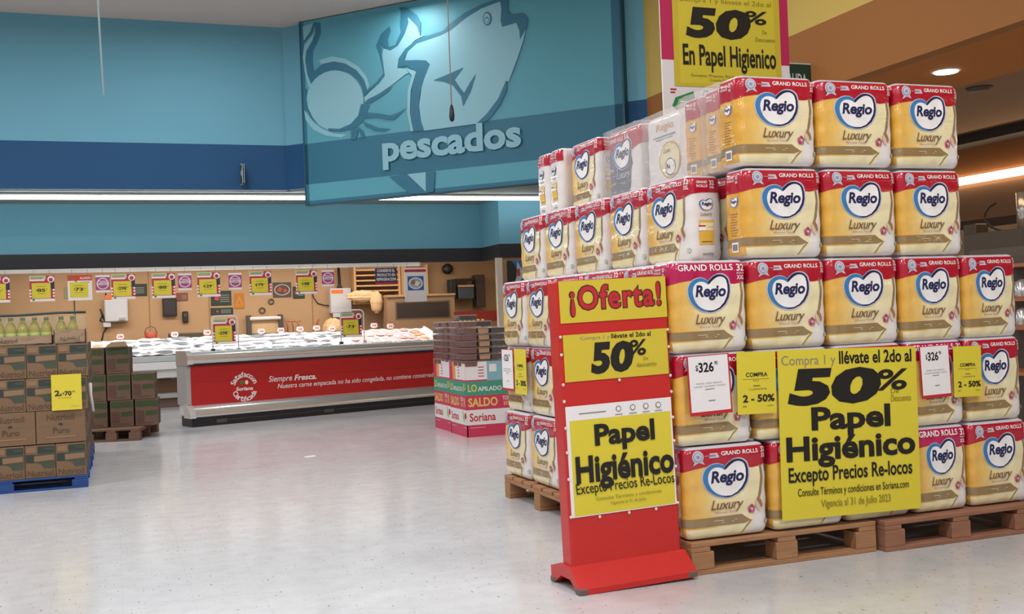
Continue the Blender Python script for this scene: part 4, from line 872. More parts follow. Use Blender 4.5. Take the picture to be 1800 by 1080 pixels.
# fish laid on the ice
FS = [M('fish_silver', '#dcdee2', .3), M('fish_dark', '#8f959b', .35)]; FP = M('fish_fillet', '#d8a7a0', .4); FSAL = M('fish_salmon', '#e79a73', .4); FPNK = M('fish_pink', '#dcb3b4', .45)
def fish(kind):
    t = thing('whole_fish', 'x', 'fish'); g = G(); n, k = 10, 14; ln = .34; v = []; f = []
    for i in range(k+1):
        u = i/k; hgt = .042*math.sin(PI*min(1, u*1.12+.02))**.8 + .004; bend = .02*math.sin(PI*u*1.3)
        for j in range(n): a = 2*PI*j/n; v.append((ln*(u-.5), bend+hgt*math.cos(a), .022+hgt*.55*math.sin(a)*.8))
    for i in range(k):
        for j in range(n): f.append((i*n+j, i*n+(j+1) % n, (i+1)*n+(j+1) % n, (i+1)*n+j))
    f += [tuple(range(n)), tuple(range(k*n, k*n+n))]
    # dark back on the upper half, pale belly below
    for q, fs in ((1, [p for p in f[:k*n] if (v[p[0]][1]-.02*math.sin(PI*1.3*(v[p[0]][0]/ln+.5))) > .022]), (0, [p for p in f[:k*n] if (v[p[0]][1]-.02*math.sin(PI*1.3*(v[p[0]][0]/ln+.5))) <= .022] + f[k*n:])): g.add(v, fs, FS[q], True)
    g.build('body', t)
    G().prism([(.155, .005), (.215, .05), (.20, .008), (.215, -.04)], .016, .024, FS[1], 'z').build('tail_fin', t)
    G().prism([(-.04, .04), (.03, .062), (.06, .036)], .02, .026, FS[1], 'z').build('dorsal_fin', t)
    return t
proto = fish(0); first = True; col_n = 15
for i in range(col_n):
    for j in range(4):
        if i >= 13 and j < 2: continue
        x = .62+.255*i+.05*(j % 2)+random.uniform(-.04, .04); y = .16+.24*j+random.uniform(-.03, .03)
        if x > 4.1: continue
        o = proto if first else dup(proto); first = False
        o.parent = None; cx, cy = math.cos(A2), math.sin(A2)
        o.location = (-.37+x*cx-y*cy, 17.36+x*cy+y*cx, ice_z(x, y)-.004); o.rotation_euler = (math.atan(.235)*.9, 0, A2+random.uniform(-.5, .5)+PI*(random.random() < .3))
        o.scale = (random.uniform(.75, 1.15),)*3
        tag(o, 'silver whole fish lying among others in rows on the ice counter', 'fish', 'whole fish on the ice')
def on_ice(g, name, lab, cat, x, y, grp, rz=0, dz=0):
    o = g.build(name) if isinstance(g, G) else g
    o.location = (-.37+x*math.cos(A2)-y*math.sin(A2), 17.36+x*math.sin(A2)+y*math.cos(A2), ice_z(x, y)+dz); o.rotation_euler = (math.atan(.235), 0, A2+rz)
    return tag(o, lab, cat, grp)
def fillet(m, w_=.26, d=.11):
    g = G(); v = []; f = []; n, k = 12, 5
    for j in range(k+1):
        for i in range(n+1):
            u, q = i/n*2-1, j/k*2-1; s_ = math.sqrt(max(0, 1-u*u*.85)); v.append((u*w_/2, q*d/2*s_, .004+.028*(1-q*q)*(1-u*u)*(1+.2*math.sin(u*14))))
    for j in range(k):
        for i in range(n): a = j*(n+1)+i; f.append((a, a+1, a+n+2, a+n+1))
    g.add(v, f, m, True); g.add([(p[0], p[1], 0) for p in v[:n+1]] + [(p[0], p[1], 0) for p in v[-n-1:]], [tuple(range(n+1))[::-1] + tuple(range(n+1, 2*n+2))], m); return g
for i in range(7):
    for j in range(4):
        x, y = 4.25+.17*i, .18+.235*j
        on_ice(fillet(FPNK if (i+j) % 3 else FP, .15, .20), 'fish_fillet', 'pale pink fish fillet on the ice at the right end of the white counter', 'fish fillet', x, y, 'pink fillets on the ice', random.uniform(-.15, .15))
for i in range(2):
    for j in range(3): on_ice(fillet(FSAL, .20, .18), 'fish_fillet', 'orange salmon fillet at the left end of the ice counter', 'fish fillet', .2+.22*i, .2+.27*j, 'salmon fillets on the ice', random.uniform(-.2, .2))
for i in range(3): on_ice(fillet(FSAL, .20, .20), 'fish_fillet', 'orange fillet at the far right corner of the ice counter', 'fish fillet', 5.45, .3+.24*i, 'orange fillets at the right corner', .2)
# small price markers along the back edge of the ice
MK = M('marker_white', '#efe4e2', .35); MKR = M('marker_red', '#c4353a', .5)
def marker():
    t = thing('price_marker', 'x', 'price marker'); G().prism([(-.035, 0), (.035, 0), (.06, .03), (.045, .085), (-.045, .085), (-.06, .03)], -.02, .03, MK, 'y').build('holder', t)
    G().rect(-.03, -.018, .025, .06, MKR, flat(-.021)).rect(-.006, .01, .028, .058, MKR, flat(-.021)).rect(.016, .032, .028, .058, MKR, flat(-.021)).build('price_print', t); return t
mk = None
for i, pxx in enumerate((.55, 1.39, 1.91, 2.80, 3.13, 3.46, 3.75, 4.02, 4.78, 5.08)):
    t = marker() if mk is None else dup(mk); mk = mk or t
    on_ice(t, None, ['leftmost', 'second', 'third', 'fourth', 'fifth', 'sixth', 'seventh', 'eighth', 'ninth', 'rightmost'][i]+' small white price marker along the back of the ice, from the left', 'price marker', pxx, 1.04, 'price markers behind the ice', 0, .02); t.rotation_euler = (0, 0, A2)
# back edge panel of the counter so that the markers stand on it
# ------------------------------------------------------------------ price signs
PB = M('sign_crimson', '#b92a44', .5); PBW = M('sign_white', '#ece5e4', .5); PPL = M('sign_plum', '#a8447c', .5); PVI = M('sign_violet_dark', '#3a2340', .5); PGR2 = M('sign_green', '#3f9d52', .5)
def price_sign_parts(t, price, variant='a', w_=.345, h=.385):
    g = G(); g.box(0, w_, 0, .006, 0, h, PBW)
    if variant == 'a':
        g.rect(0, w_, .10*h, h, PB, flat(-.0006)); g.rect(0, .65*w_, .86*h, h, M('sign_pale_green', '#c9d6a8', .5), flat(-.0009)); g.rect(0, .6*w_, .80*h, .86*h, PBW, flat(-.0009))
        g.rect(.04*w_, .6*w_, .93*h, .96*h, PGR2, flat(-.0013)); g.rect(.04*w_, .55*w_, .88*h, .91*h, PB, flat(-.0013))
        g.poly([(.82*w_, .5*h), (w_, .45*h), (w_, .78*h), (.85*w_, .80*h)], PVI, flat(-.0009)); g.disc(.86*w_, .86*h, .05, PBW, flat(-.0012), 10); g.disc(.86*w_, .84*h, .03, PB, flat(-.0015), 10)
        for k in range(3): g.disc(.96*w_, (.2+.12*k)*h, .016, PBW, flat(-.0012), 8); g.disc(.02*w_, (.2+.12*k)*h, .016, PBW, flat(-.0012), 8)
        g.rect(0, w_, 0, .10*h, PBW, flat(-.0012)); g.disc(.14*w_, .07*h, .02, PGR2, flat(-.0016), 10)
    else:
        g.rect(0, w_, .78*h, h, M('sign_red_orange', '#c8402a', .5), flat(-.0006)); g.poly([(.02*w_, .98*h), (.35*w_, .80*h), (.45*w_, .66*h), (.15*w_, .86*h)], CTAN, flat(-.0012)); g.text('ALIADO', .5*w_, .95*w_, .84*h, .93*h, PBW, flat(-.0009), .02)
        g.rect(.5*w_, .9*w_, .70*h, .73*h, PVI, flat(-.0012))
    bk = g.build('backing', t)
    s = Sheet(.76*w_, .60*h, YEL, .003); s.t('$', .22, .28, .46, .60, INK, .02).t(price, .29, .72, .42, .64, INK, .03).t('00', .74, .84, .56, .63, INK)
    s.r(.25, .75, .76, .79, INKY).r(.28, .72, .30, .325, INKY).r(.04, .12, .06, .09, INKY)
    s.g.build('price_sheet', bk, (.08*w_, -.003, .12*h))
def hanging(x0, price, variant, lab):
    t = thing('price_sign', lab, 'price sign', (x0, 17.70, 1.712), math.radians(random.uniform(-4, 4)), 'price signs hanging over the fish counter')
    price_sign_parts(t, price, variant)
    for x in (.06, .28): G().tube([(x, .003, .385), (x, .003, .475)], .003, M('hook_grey', '#8b8580', .5), 6).build('hook', t)
for x0, pr, va, lab in ((-1.765, '98', 'a', 'yellow and red price sign at the left picture edge, over the oil bottles'), (-1.150, '85', 'a', 'red and yellow hanging sign reading $85'), (-.622, '73', 'b', 'white hanging sign with orange top reading $73'), (.0, '298', 'a', 'red and yellow hanging sign reading $298'),
        (.592, '88', 'a', 'red and yellow hanging sign reading $88'), (1.275, '129', 'a', 'red and yellow hanging sign reading $129'), (2.082, '179', 'a', 'red and yellow hanging sign reading $179'), (2.822, '188', 'a', 'rightmost red and yellow hanging sign, reading $188')):
    hanging(x0, pr, va, lab)
def points_sign(loc, lab, k=1):
    t = thing('points_sign', lab, 'sign', loc, 0, 'pink double points signs'); w_, h = .205*k, .265*k
    g = G().box(0, w_, 0, .005, 0, h, PBW); g.rect(0, w_, .12*h, .88*h, PPL, flat(-.0006)); g.disc(w_/2, h/2, .088*k, PBW, flat(-.001), 20); g.disc(w_/2, h/2, .076*k, PPL, flat(-.0014), 20)
    g.rect(.16*w_, .86*w_, .42*h, .56*h, PBW, flat(-.0017)); g.text('Puntos', .22*w_, .8*w_, .60*h, .70*h, PBW, flat(-.0018), .02); g.text('Dobles', .2*w_, .82*w_, .44*h, .545*h, PVI, flat(-.002), .02); g.build('card', t)
    G().tube([(w_/2, .003, h), (w_/2, .003, h+.1)], .003, M('hook_grey'), 6).build('hook', t)
for loc, lab in (((-.226, 17.69, 1.825), 'pink Puntos Dobles sign left of the $298 sign'), ((.982, 17.69, 1.825), 'pink Puntos Dobles sign between the $88 and $129 signs'), ((1.752, 17.69, 1.815), 'pink Puntos Dobles sign between the $129 and $179 signs'), ((3.240, 17.69, 1.83), 'pink Puntos Dobles sign right of the $188 sign')): points_sign(loc, lab)
points_sign((6.62, 16.85, 1.80), 'pink Puntos Dobles sign in the window right of the fish poster')
# arched stands on the counter
for (x, y, z), pr, lab in (((1.46, 17.34, .86), '298', 'arched wire stand with $298 sign on the front of the fish counter'), ((3.50, 17.50, .88), '73', 'arched wire stand with $73 sign on the front of the fish counter')):
    t = thing('sign_holder', lab, 'sign stand', (x, y, z-.02), A2, 'arched sign stands on the fish counter')
    price_sign_parts(t, pr, 'a', .34, .40)
    for ch in t.children: ch.location.z += .115
    pts = [(-.012, .004, .0), (-.012, .004, .50)] + [(-.012+.06*(1-math.cos(a)), .004, .50+.06*math.sin(a)) for a in (.5, 1.0, PI/2)] + [(.32-.0, .004, .56)] + [(.32+.06*math.sin(a), .004, .50+.06*math.cos(a)) for a in (.5, 1.0, PI/2)] + [(.38, .004, 0)]
    G().tube(pts, .009, M('wire_white', '#dcd8d4', .3), 8).build('wire_arch', t)
    for xx in (-.012, .38): G().box(xx-.03, xx+.03, -.03, .03, -.02, .05, KICK if xx < 0 else CHROME, .004).build('clamp', t)
t = thing('notice_sign', 'navy hanging notice reading CONSERVE EL PRODUCTO EN REFRIGERACION', 'sign', (4.14, 17.70, 1.84), 0)
g = G().box(0, .37, 0, .006, 0, .265, M('sign_navy', '#2d2c55', .5)); g.rect(0, .37, 0, .03, PB, flat(-.0006))
for k, (tx, a, b_) in enumerate((('CONSERVE EL', .03, .34), ('PRODUCTO EN', .03, .34), ('REFRIGERACION', .02, .35))): g.text(tx, a, b_, .20-.072*k, .25-.072*k, PBW, flat(-.001), .03)
g.build('board', t)
for x in (.05, .32): G().tube([(x, .003, .265), (x, .003, .34)], .003, M('hook_grey'), 6).build('hook', t)
t = thing('recipe_poster', 'white hanging poster with red header and picture of a fish dish', 'poster', (4.64, 17.69, 1.53), 0)
g = G().box(0, .375, 0, .008, 0, .57, PBW); g.rect(0, .375, .50, .545, PB, flat(-.0006)); PBL = M('poster_blue', '#2f62a4', .5); g.rect(.05, .33, .19, .43, PBL, flat(-.0006))
g.poly([(.19+.125*math.cos(a), .31+.10*math.sin(a)) for a in [i*PI/12 for i in range(24)]], PBW, flat(-.001)); g.poly([(.19+.105*math.cos(a), .31+.083*math.sin(a)) for a in [i*PI/12 for i in range(24)]], M('poster_plate_grey', '#a9b0b8', .5), flat(-.0013))
g.poly([(.10, .30), (.13, .37), (.18, .36), (.17, .29)], M('dish_brown', '#a9683c', .5), flat(-.0017)); g.poly([(.17, .28), (.20, .35), (.27, .32), (.25, .25)], M('dish_white', '#e5e0d6', .5), flat(-.0018)); g.poly([(.22, .26), (.27, .31), (.28, .27)], M('dish_steel', '#7a8898', .5), flat(-.0019)); g.build('board', t)
for x in (.05, .33): G().tube([(x, .004, .57), (x, .004, .66)], .003, M('hook_grey'), 6).build('hook', t)

# ------------------------------------------------------------------ behind the counter: the workroom wall and its fittings
WY = 20.5
DARK = M('fitting_black', '#242223', .45); DGREY = M('fitting_dark_grey', '#4d4742', .5); LGREY = M('fitting_light_grey', '#c6c8ce', .4); OR_ = M('label_orange', '#e0702a', .5); BRN2 = M('bench_brown', '#6f5238', .6); NOTG = M('notice_green', '#27352c', .5)
TANP = M('panel_tan', '#c39a6c', .55, var=.1, vscale=5); BEIGE = M('bag_beige', '#d3b084', .5, bump=.5, bscale=14)
def wall_thing(name, lab, cat, x0, x1, z0, z1, d, m, b=.006, group=None):
    t = thing(name, lab, cat, (x0, WY, z0), 0, group); G().box(0, x1-x0, -d, 0, 0, z1-z0, m, b).build('body', t); return t, x1-x0, z1-z0, -d
t, w_, h, y = wall_thing('towel_dispenser', 'pale grey dispenser with orange label on the tan workroom wall at left', 'dispenser', -.13, .26, 1.38, 1.79, .14, LGREY, .02)
G().box(.02, .2, y-.004, y, h, h+.07, OR_).build('label', t); G().box(.24, .34, y-.03, y, .03, .08, STEEL, .005).build('lever', t); G().box(-.03, .1, -.11, -.01, -.09, 0, LGREY, .01).build('lower_tray', t)
t, w_, h, y = wall_thing('wall_box', 'square black box on the tan workroom wall', 'wall box', .853, 1.098, 1.449, 1.777, .08, DARK)
G().box(.02, w_-.02, y-.008, y, .03, h-.03, M('fitting_soft_black', '#2f2c2b', .3), .004).build('cover', t)
t, w_, h, y = wall_thing('intercom', 'small dark handset right of the square black box', 'intercom', 1.19, 1.292, 1.328, 1.529, .06, DARK, .01)
G().box(.02, w_-.02, y-.01, y, .1, .17, DGREY, .004).build('grille', t)
def notice(x0, x1, z0, z1, lab, m, dots=True):
    t = thing('wall_notice', lab, 'notice', (x0, WY, z0)); w_, h = x1-x0, z1-z0; g = G().box(0, w_, -.012, 0, 0, h, m, .003)
    if dots: g.disc(w_*.3, h*.5, min(w_, h)*.16, MKR, flat(-.0125), 12)
    for k in range(4): g.rect(w_*.45, w_*.9, h*(.25+.14*k), h*(.30+.14*k), M('notice_line', '#8a8f86', .5), flat(-.0125))
    g.build('board', t); return t
notice(1.702, 2.069, 1.614, 1.887, 'large dark green notice above another on the tan wall', NOTG)
notice(1.692, 2.094, 1.44, 1.575, 'low dark green notice with red disc under the larger one', NOTG)
notice(.10, .60, 1.83, 2.05, 'dark notice behind the $298 hanging sign', NOTG)
notice(1.10, 1.30, 1.72, 1.87, 'small red-brown notice right of the square black box', M('notice_redbrown', '#7d4434', .5), False)
notice(3.20, 3.42, 1.70, 1.93, 'dark notice with red disc beside the meat picture', NOTG)
notice(-.78, -.45, 1.82, 2.02, 'grey-green notice behind the $73 hanging sign', M('notice_sage', '#8a8a70', .5), False)
t = thing('warning_sign', 'ochre warning sign with a triangle on the tan wall', 'sign', (2.118, WY, 1.543)); g = G().box(0, .185, -.01, 0, 0, .29, M('warning_ochre', '#b3752a', .5), .003)
g.poly([(.015, .06), (.17, .06), (.0925, .24)], M('warning_orange', '#cf8a2a', .5), flat(-.0108)); g.poly([(.045, .078), (.14, .078), (.0925, .19)], M('warning_ochre'), flat(-.0114)); g.build('board', t)
t = thing('meat_picture', 'dark framed picture of meat cuts on the tan wall', 'picture', (2.83, WY, 1.735)); g = G().box(0, .34, -.015, 0, 0, .28, DGREY, .004)
g.poly([(.17+.145*math.cos(a), .14+.105*math.sin(a)) for a in [i*PI/10 for i in range(20)]], LGREY, flat(-.0156)); g.poly([(.17+.13*math.cos(a), .14+.092*math.sin(a)) for a in [i*PI/10 for i in range(20)]], M('meat_dark', '#5c3a30', .5), flat(-.016))
g.poly([(.07, .13), (.12, .2), (.18, .17), (.14, .1)], M('meat_red', '#a0503c', .5), flat(-.0165)); g.poly([(.18, .12), (.22, .17), (.27, .13), (.23, .07)], M('meat_red'), flat(-.0166)); g.build('panel', t)
t = thing('wrap_dispenser', 'grey steel wrap dispenser with white roll on the tan wall', 'dispenser', (2.32, WY, 1.015))
for x in (0, .58): G().box(x, x+.085, -.12, 0, 0, .40, DGREY, .004).build('side_arm', t)
G().tube([(.06, -.1, .335), (.62, -.1, .335)], .036, PAPER, 14).build('roll', t); G().box(.085, .58, -.06, -.04, .06, .3, BEIGE).build('wrap_sheet', t); G().box(0, .665, -.14, 0, 0, .06, DGREY, .004).build('shelf', t)
for x, z, r in ((2.62, 1.50, .05), (2.79, 1.66, .045)):
    tag(G().tube([(x+r*math.cos(a), WY-.02, z+r*math.sin(a)) for a in [i*PI/8 for i in range(17)]], .012, DGREY, 6).build('tape_ring'), 'ring-shaped roll hanging on the tan wall, '+('lower one' if r > .046 else 'upper one'), 'tape roll', None)
t, w_, h, y = wall_thing('control_box', 'grey control box with orange label below a black conduit', 'control box', 3.872, 4.271, 1.40, 1.871, .2, LGREY, .01)
G().box(.02, .24, y-.003, y, h-.10, h-.03, OR_).build('label', t); G().tube([(.2, -.1, h), (.2, -.1, h+.05), (.19, -.1, h+.5)], [.07, .03, .022], DARK, 10).build('conduit', t); G().box(.03, .16, y-.02, y, -.08, 0, LGREY, .005).build('latch', t)
t = thing('cable', 'dark looping cable running to the grey control box', 'cable'); G().tube([(3.56, WY-.02, 1.86), (3.58, WY-.02, 1.72), (3.66, WY-.02, 1.6), (3.78, WY-.02, 1.56), (3.868, WY-.05, 1.55)], .010, DARK, 6).build('wire', t)
# racks of tan trays
t = thing('tray_rack', 'rack of tan trays in the workroom, right of the grey control box', 'rack', (4.30, WY-.35, 0))
G().box(0, .04, 0, .3, 1.60, 2.3, TANP).build('upright', t); G().box(.86, .90, 0, .3, 1.60, 2.3, TANP).build('upright', t)
for k in range(5): G().box(.04, .86, -.02, .3, 1.78+.10*k, 1.81+.10*k, M('tray_tan', '#c9a176', .4), .006).build('tray', t)
G().box(.0, .90, -.02, .3, 1.55, 1.60, TANP).build('shelf', t)
tag(G().lump((4.68, 20.0, 1.58), .17, BEIGE, (.7, .4, 1.2), 3).lump((4.42, 20.04, 1.70), .17, BEIGE, (1.8, .4, .65), 5).build('plastic_bag'), 'crumpled beige plastic bag at the edge of the tray rack', 'bag')
tag(G().lump((3.86, 20.1, 1.12), .2, BEIGE, (1.0, .6, .9), 8).build('plastic_bag'), 'beige plastic bag on the bench under the grey control box', 'bag')
# workbench, low cabinet with dark window
t = thing('workbench', 'long brown workbench along the tan workroom wall', 'bench', (-1.2, 19.55, 0))
G().box(0, 5.6, 0, .9, .90, .96, BRN2, .008).build('worktop', t); G().box(.05, 5.55, .08, .88, .0, .90, M('bench_front', '#7d5f42', .6)).build('cupboard', t)
t = thing('low_cabinet', 'tan cabinet with a long dark window behind the fish counter', 'cabinet', (4.82, 19.7, 0))
G().box(0, 1.32, .03, .40, 0, 1.66, M('cabinet_tan', '#9b7a5c', .55)).build('carcass', t); G().box(-.01, 1.33, 0, .41, 1.66, 1.70, M('cabinet_edge', '#a98a66', .5)).build('top', t)
G().box(.18, 1.20, .022, .04, 1.26, 1.545, M('window_dark', '#3b3330', .3)).build('dark_pane', t); G().box(.15, 1.23, .026, .034, 1.23, 1.575, M('window_rim', '#6f5a48', .5)).build('pane_frame', t)
for x0, x1, lab in ((5.25, 5.36, 'tan upright post behind the recipe poster'), (5.75, 5.80, 'narrow tan post left of the wall monitor')): tag(G().box(x0, x1, 20.3, 20.49, 1.7, 2.3, M('post_tan', '#d5ae80', .4), .01).build('post'), lab, 'post')
t = thing('wall_speaker', 'round black speaker high on the workroom wall', 'speaker', (6.24, WY, 2.20)); 
g = G(); g.tube([(0, -.09, 0), (0, 0, 0)], .10, DARK, 20).build('housing', t); G().tube([(0, -.094, 0), (0, -.089, 0)], .07, DGREY, 16).build('cone', t)
t = thing('monitor', 'dark monitor on a wall shelf beside the white post', 'monitor', (6.22, 20.3, 1.62)); G().box(-.02, .10, -.15, .1, -.02, .36, DARK, .01).build('side_speaker', t); G().box(.1, .46, -.2, .1, .32, .37, DARK, .008).build('shelf', t)
G().box(.14, .46, -.15, .05, -.03, .20, M('monitor_blue_grey', '#4a5158', .4), .01).build('screen', t); G().box(.14, .46, -.17, .06, .20, .245, M('monitor_beige', '#b89878', .5), .004).build('top_tray', t)
G().tube([(.44, -.1, .22), (.49, -.1, .15), (.47, -.1, -.05), (.50, -.1, -.15)], .012, DARK, 6).build('cable', t)
tag(G().box(6.74, 6.93, 20.2, 20.45, 1.42, 2.06, M('door_dark_brown', '#4b3c35', .6), .01).build('locker'), 'narrow dark brown locker left of the white post', 'locker')
t = thing('condiment_shelf', 'low red-fronted shelf with jars at the end of the fish counter', 'shelf', (5.62, 18.55, 0))
G().box(0, 1.15, 0, .4, 0, 1.02, M('shelf_grey', '#9c8f84', .5)).build('body', t); G().box(-.02, 1.17, .0, .4, 1.02, 1.05, STEEL).build('worktop', t); G().box(.25, 1.17, .36, .4, 1.14, 1.34, M('shelf_red', '#8e2f24', .5)).build('red_back', t)
JY = M('jar_yellow', '#d8cc72', .3); JR = M('jar_amber', '#a8552e', .2, coat=.4)
def jar(m, k=1):
    t = thing('sauce_jar', 'x', 'jar'); G().lathe([(.028*k, 0), (.032*k, .01), (.032*k, .075*k), (.02*k, .09*k)], m, n=10).build('glass', t); G().lathe([(.022*k, .09*k), (.022*k, .115*k)], DARK if m is JY else JY, n=10).build('lid', t); return t
jy = jr = None
for i in range(3):
    t = jar(JY) if jy is None else dup(jy); jy = jy or t; t.location = (5.68+.075*i, 18.62, 1.05); tag(t, ['left', 'middle', 'right'][i]+' of three yellow jars with black lids behind the meat trays', 'jar', 'yellow jars')
for i in range(6):
    t = jar(JR, 1.2) if jr is None else dup(jr); jr = jr or t; t.location = (5.92+.085*i, 18.70, 1.05); tag(t, 'amber jar with pale lid in the row above the meat trays', 'jar', 'amber jars')
t = thing('glass_case', 'small white glass-fronted case at the right end of the ice', 'display case', (5.42, 17.86, 0), A2)
G().box(0, .75, 0, .62, 0, .92, CWH, .01).build('body', t); G().prism([(.0, .92), (.6, .92), (.6, 1.16)], 0, .75, M('case_glass', '#dfe6e2', .1, alpha=.35), 'x').build('glass_hood', t); G().box(.1, .4, -.006, 0, .80, .88, DGREY).build('vent', t)
# red bucket, red tongs and clutter on the bench
t = thing('bucket', 'small red bucket on the bench below the grey dispenser', 'bucket', (.62, 19.9, .96)); G().lathe([(.085, 0), (.11, .22), (.10, .22), (.08, .02)], M('bucket_red', '#a8422f', .5), n=14).build('pail', t); G().tube([(-.105, 0, .2), (-.07, 0, .29), (0, 0, .32), (.07, 0, .29), (.105, 0, .2)], .007, DGREY, 6).build('handle', t)
tag(G().box(.25, .55, 19.75, 19.95, .96, 1.03, M('tray_green', '#4c5434', .5), .01).build('tub'), 'low dark green tub left of the red bucket', 'tub')
tag(G().box(.92, 1.50, 19.8, 20.2, .96, 1.14, M('crate_dark', '#51443a', .5), .01).build('crate'), 'dark flat crate on the bench below the black wall box', 'crate')
for i in range(3):
    tag(G().tube([(3.05+.10*i, 20.3, .97), (3.05+.10*i, 20.3, 1.20), (3.02+.1*i, 20.3, 1.27), (3.10+.1*i, 20.3, 1.27)], .012, M('hook_red', '#a84a34', .5), 6).build('hook_tool'), 'red-handled hook in a row of three over the workbench', 'tool', 'red hooks over the workbench')
tag(G().tube([(3.60, 20.3, .97), (3.60, 20.3, 1.22), (3.64, 20.3, 1.30)], .02, M('hook_red'), 6).build('hook_tool'), 'single red-handled tool left of the beige bag', 'tool')
tag(G().tube([(-.2, 20.488, 1.62), (-.17, 20.488, 1.5), (-.21, 20.488, 1.42), (-.12, 20.488, 1.36), (-.16, 20.488, 1.5), (-.2, 20.488, 1.62)], .014, DARK, 6).build('cable_coil'), 'black coiled cable left of the grey dispenser', 'cable')
tag(G().tube([(-.62, 20.488, 2.02), (-.62, 20.488, 1.6), (-.60, 20.488, 1.3)], .008, DARK, 6).build('cable'), 'thin dark cable down the tan wall under the $73 sign', 'cable')
tag(G().tube([(-.1, 20.488, 1.9), (-.08, 20.488, 1.6), (.02, 20.488, 1.45), (-.16, 20.488, 1.2), (-.2, 20.488, 1.02)], .012, DARK, 6).build('cable'), 'dark bent cable below the grey dispenser', 'cable')
for x in (.62, 1.66, 3.55): tag(G().box(x, x+.02, WY-.006, WY, 1.0, 2.6, M('seam_brown', '#9a7650', .6)).build('wall_seam'), None, None, None, 'structure')
# fish and lobster poster beside the window
t = thing('seafood_poster', 'tall poster with blue top, white fish and red shellfish beside the window', 'poster', (6.20, 16.90, 1.22))
g = G().box(0, .30, 0, .01, 0, .93, M('poster_black', '#2a2d33', .4)); g.poly([(.08, .93), (.30, .93), (.30, .70), (.24, .74), (.16, .82)], M('poster_sky', '#2b74b4', .4), flat(-.0006))
g.poly([(.18, .92), (.25, .80), (.29, .66), (.22, .58), (.12, .55), (.16, .66)], M('poster_silver', '#c6c9ce', .4), flat(-.0009)); g.poly([(.17, .78), (.22, .80), (.23, .68), (.17, .66)], M('poster_red', '#b1524a', .4), flat(-.0013))
g.poly([(0, .50), (.12, .58), (.30, .50), (.30, .18), (.12, .20), (0, .30)], M('poster_lobster', '#b13a2a', .4), flat(-.0009)); g.poly([(.05, .48), (.14, .42), (.2, .48), (.1, .54)], M('poster_shell', '#9c8c80', .4), flat(-.0013))
g.poly([(.02, .36), (.2, .26), (.21, .28), (.03, .38)], PBW, flat(-.0013)); g.poly([(.06, .44), (.26, .34), (.27, .36), (.07, .46)], PBW, flat(-.0013))
g.poly([(.10, 0), (.30, 0), (.30, .20), (.16, .16)], M('poster_blue'), flat(-.0012)); g.poly([(.2, .05), (.25, .07), (.24, .12)], PBW, flat(-.0016)); g.build('print', t)

# ------------------------------------------------------------------ bins of packed trays
BIN = M('bin_pink', '#c93458', .5); BTE = M('bin_green', '#3d9478', .5); BWH = M('bin_white', '#e4dedd', .5); BOR = M('bin_orange', '#dd9a4a', .5); BCY = M('bin_cyan', '#7fb0ba', .5); BYE = M('bin_gold', '#d9c166', .5); BGR = M('bin_olive', '#a9ac4e', .5)
def bin_(loc, w_, d, h, lab):
    t = thing('display_bin', lab, 'display bin', loc, 0, 'cardboard display bins'); g = G()
    for a in ((0, w_, 0, .01), (0, w_, d-.01, d), (0, .01, 0, d), (w_-.01, w_, 0, d)): g.box(a[0], a[1], a[2], a[3], 0, h, BIN)
    g.box(.01, w_-.01, .01, d-.01, h-.06, h-.05, TRAY)
    def art(mp, W, front):
        g.rect(0, W, .16*h, .36*h, BWH, mp(1)); g.rect(0, W, .36*h, .55*h, BIN, mp(1)); g.rect(0, W, .55*h, .74*h, BTE, mp(1)); g.rect(0, W, .74*h, h, BIN, mp(1))
        if front:
            g.rect(0, .38*W, .76*h, h, BWH, mp(2)); g.rect(.38*W, .70*W, .745*h, h, BCY, mp(2)); g.rect(.42*W, .42*W+.08, .86*h, .96*h, BWH, mp(3))
        else:
            g.rect(.12, .22, .755*h, h, BOR, mp(2)); g.rect(.22, W, .76*h, h, BWH, mp(2))
        for k in range(4): g.rect(.14 if front else .30, (.14 if front else .30)+.10*W, (.80+.04*k)*h, (.812+.04*k)*h, PB, mp(3))
        g.text('LO', .02, .12, .60*h, .70*h, BYE, mp(2), .03); g.text('APILADO', .13, .13+.42*W, .605*h, .665*h, BWH, mp(2), .02); g.text('CON', W*.66, W*.80, .61*h, .665*h, BWH, mp(2), .02); g.text('JU', W*.83, W*.97, .60*h, .71*h, BYE, mp(2), .03)
        g.text('SALDO', .02, .02+.52*W, .40*h, .52*h, BYE, mp(2), .03); g.text('TODO', W*.64, W*.82, .47*h, .525*h, BWH, mp(2), .02); g.text('ESTA', W*.66, W*.82, .40*h, .45*h, BYE, mp(2), .02); g.text('R', W*.86, W*.94, .40*h, .52*h, BYE, mp(2), .03)
        g.text('Soriana', .03, .03+.46*W, .205*h, .315*h, REDP, mp(2), .02)
        g.poly([(W*.76, .34*h), (W*.80, .345*h), (W*.82, .28*h), (W*.87, .22*h), (W*.86, .19*h), (W*.82, .20*h), (W*.77, .25*h)], BGR, mp(2)); g.disc(W*.92, .28*h, .035, PB, mp(2), 14)
        g.rect(.03, .20, .12*h, .125*h, BWH, mp(2)); g.rect(W*.8, W*.98, .12*h, .125*h, BWH, mp(2))
    art(lambda k: flat(-.0007*k), w_, True)
    art(lambda k: (lambda a, b: (-.0007*k, d-a, b)), d, False)
    g.build('carton_sleeve', t); return t
BX = 3.385
bin_((BX, 10.60, 0), .62, .56, .775, 'nearer pink and green cardboard bin topped with packed trays')
bin_((BX+.02, 11.22, 0), .62, .62, .775, 'farther pink and green cardboard bin, behind the nearer one')
MEAT = M('tray_dark_red', '#74352c', .4, var=.35, vscale=20); MEATL = M('tray_tan_meat', '#b58a5c', .5, var=.25, vscale=20); BLKT = M('tray_black', '#211f20', .3)
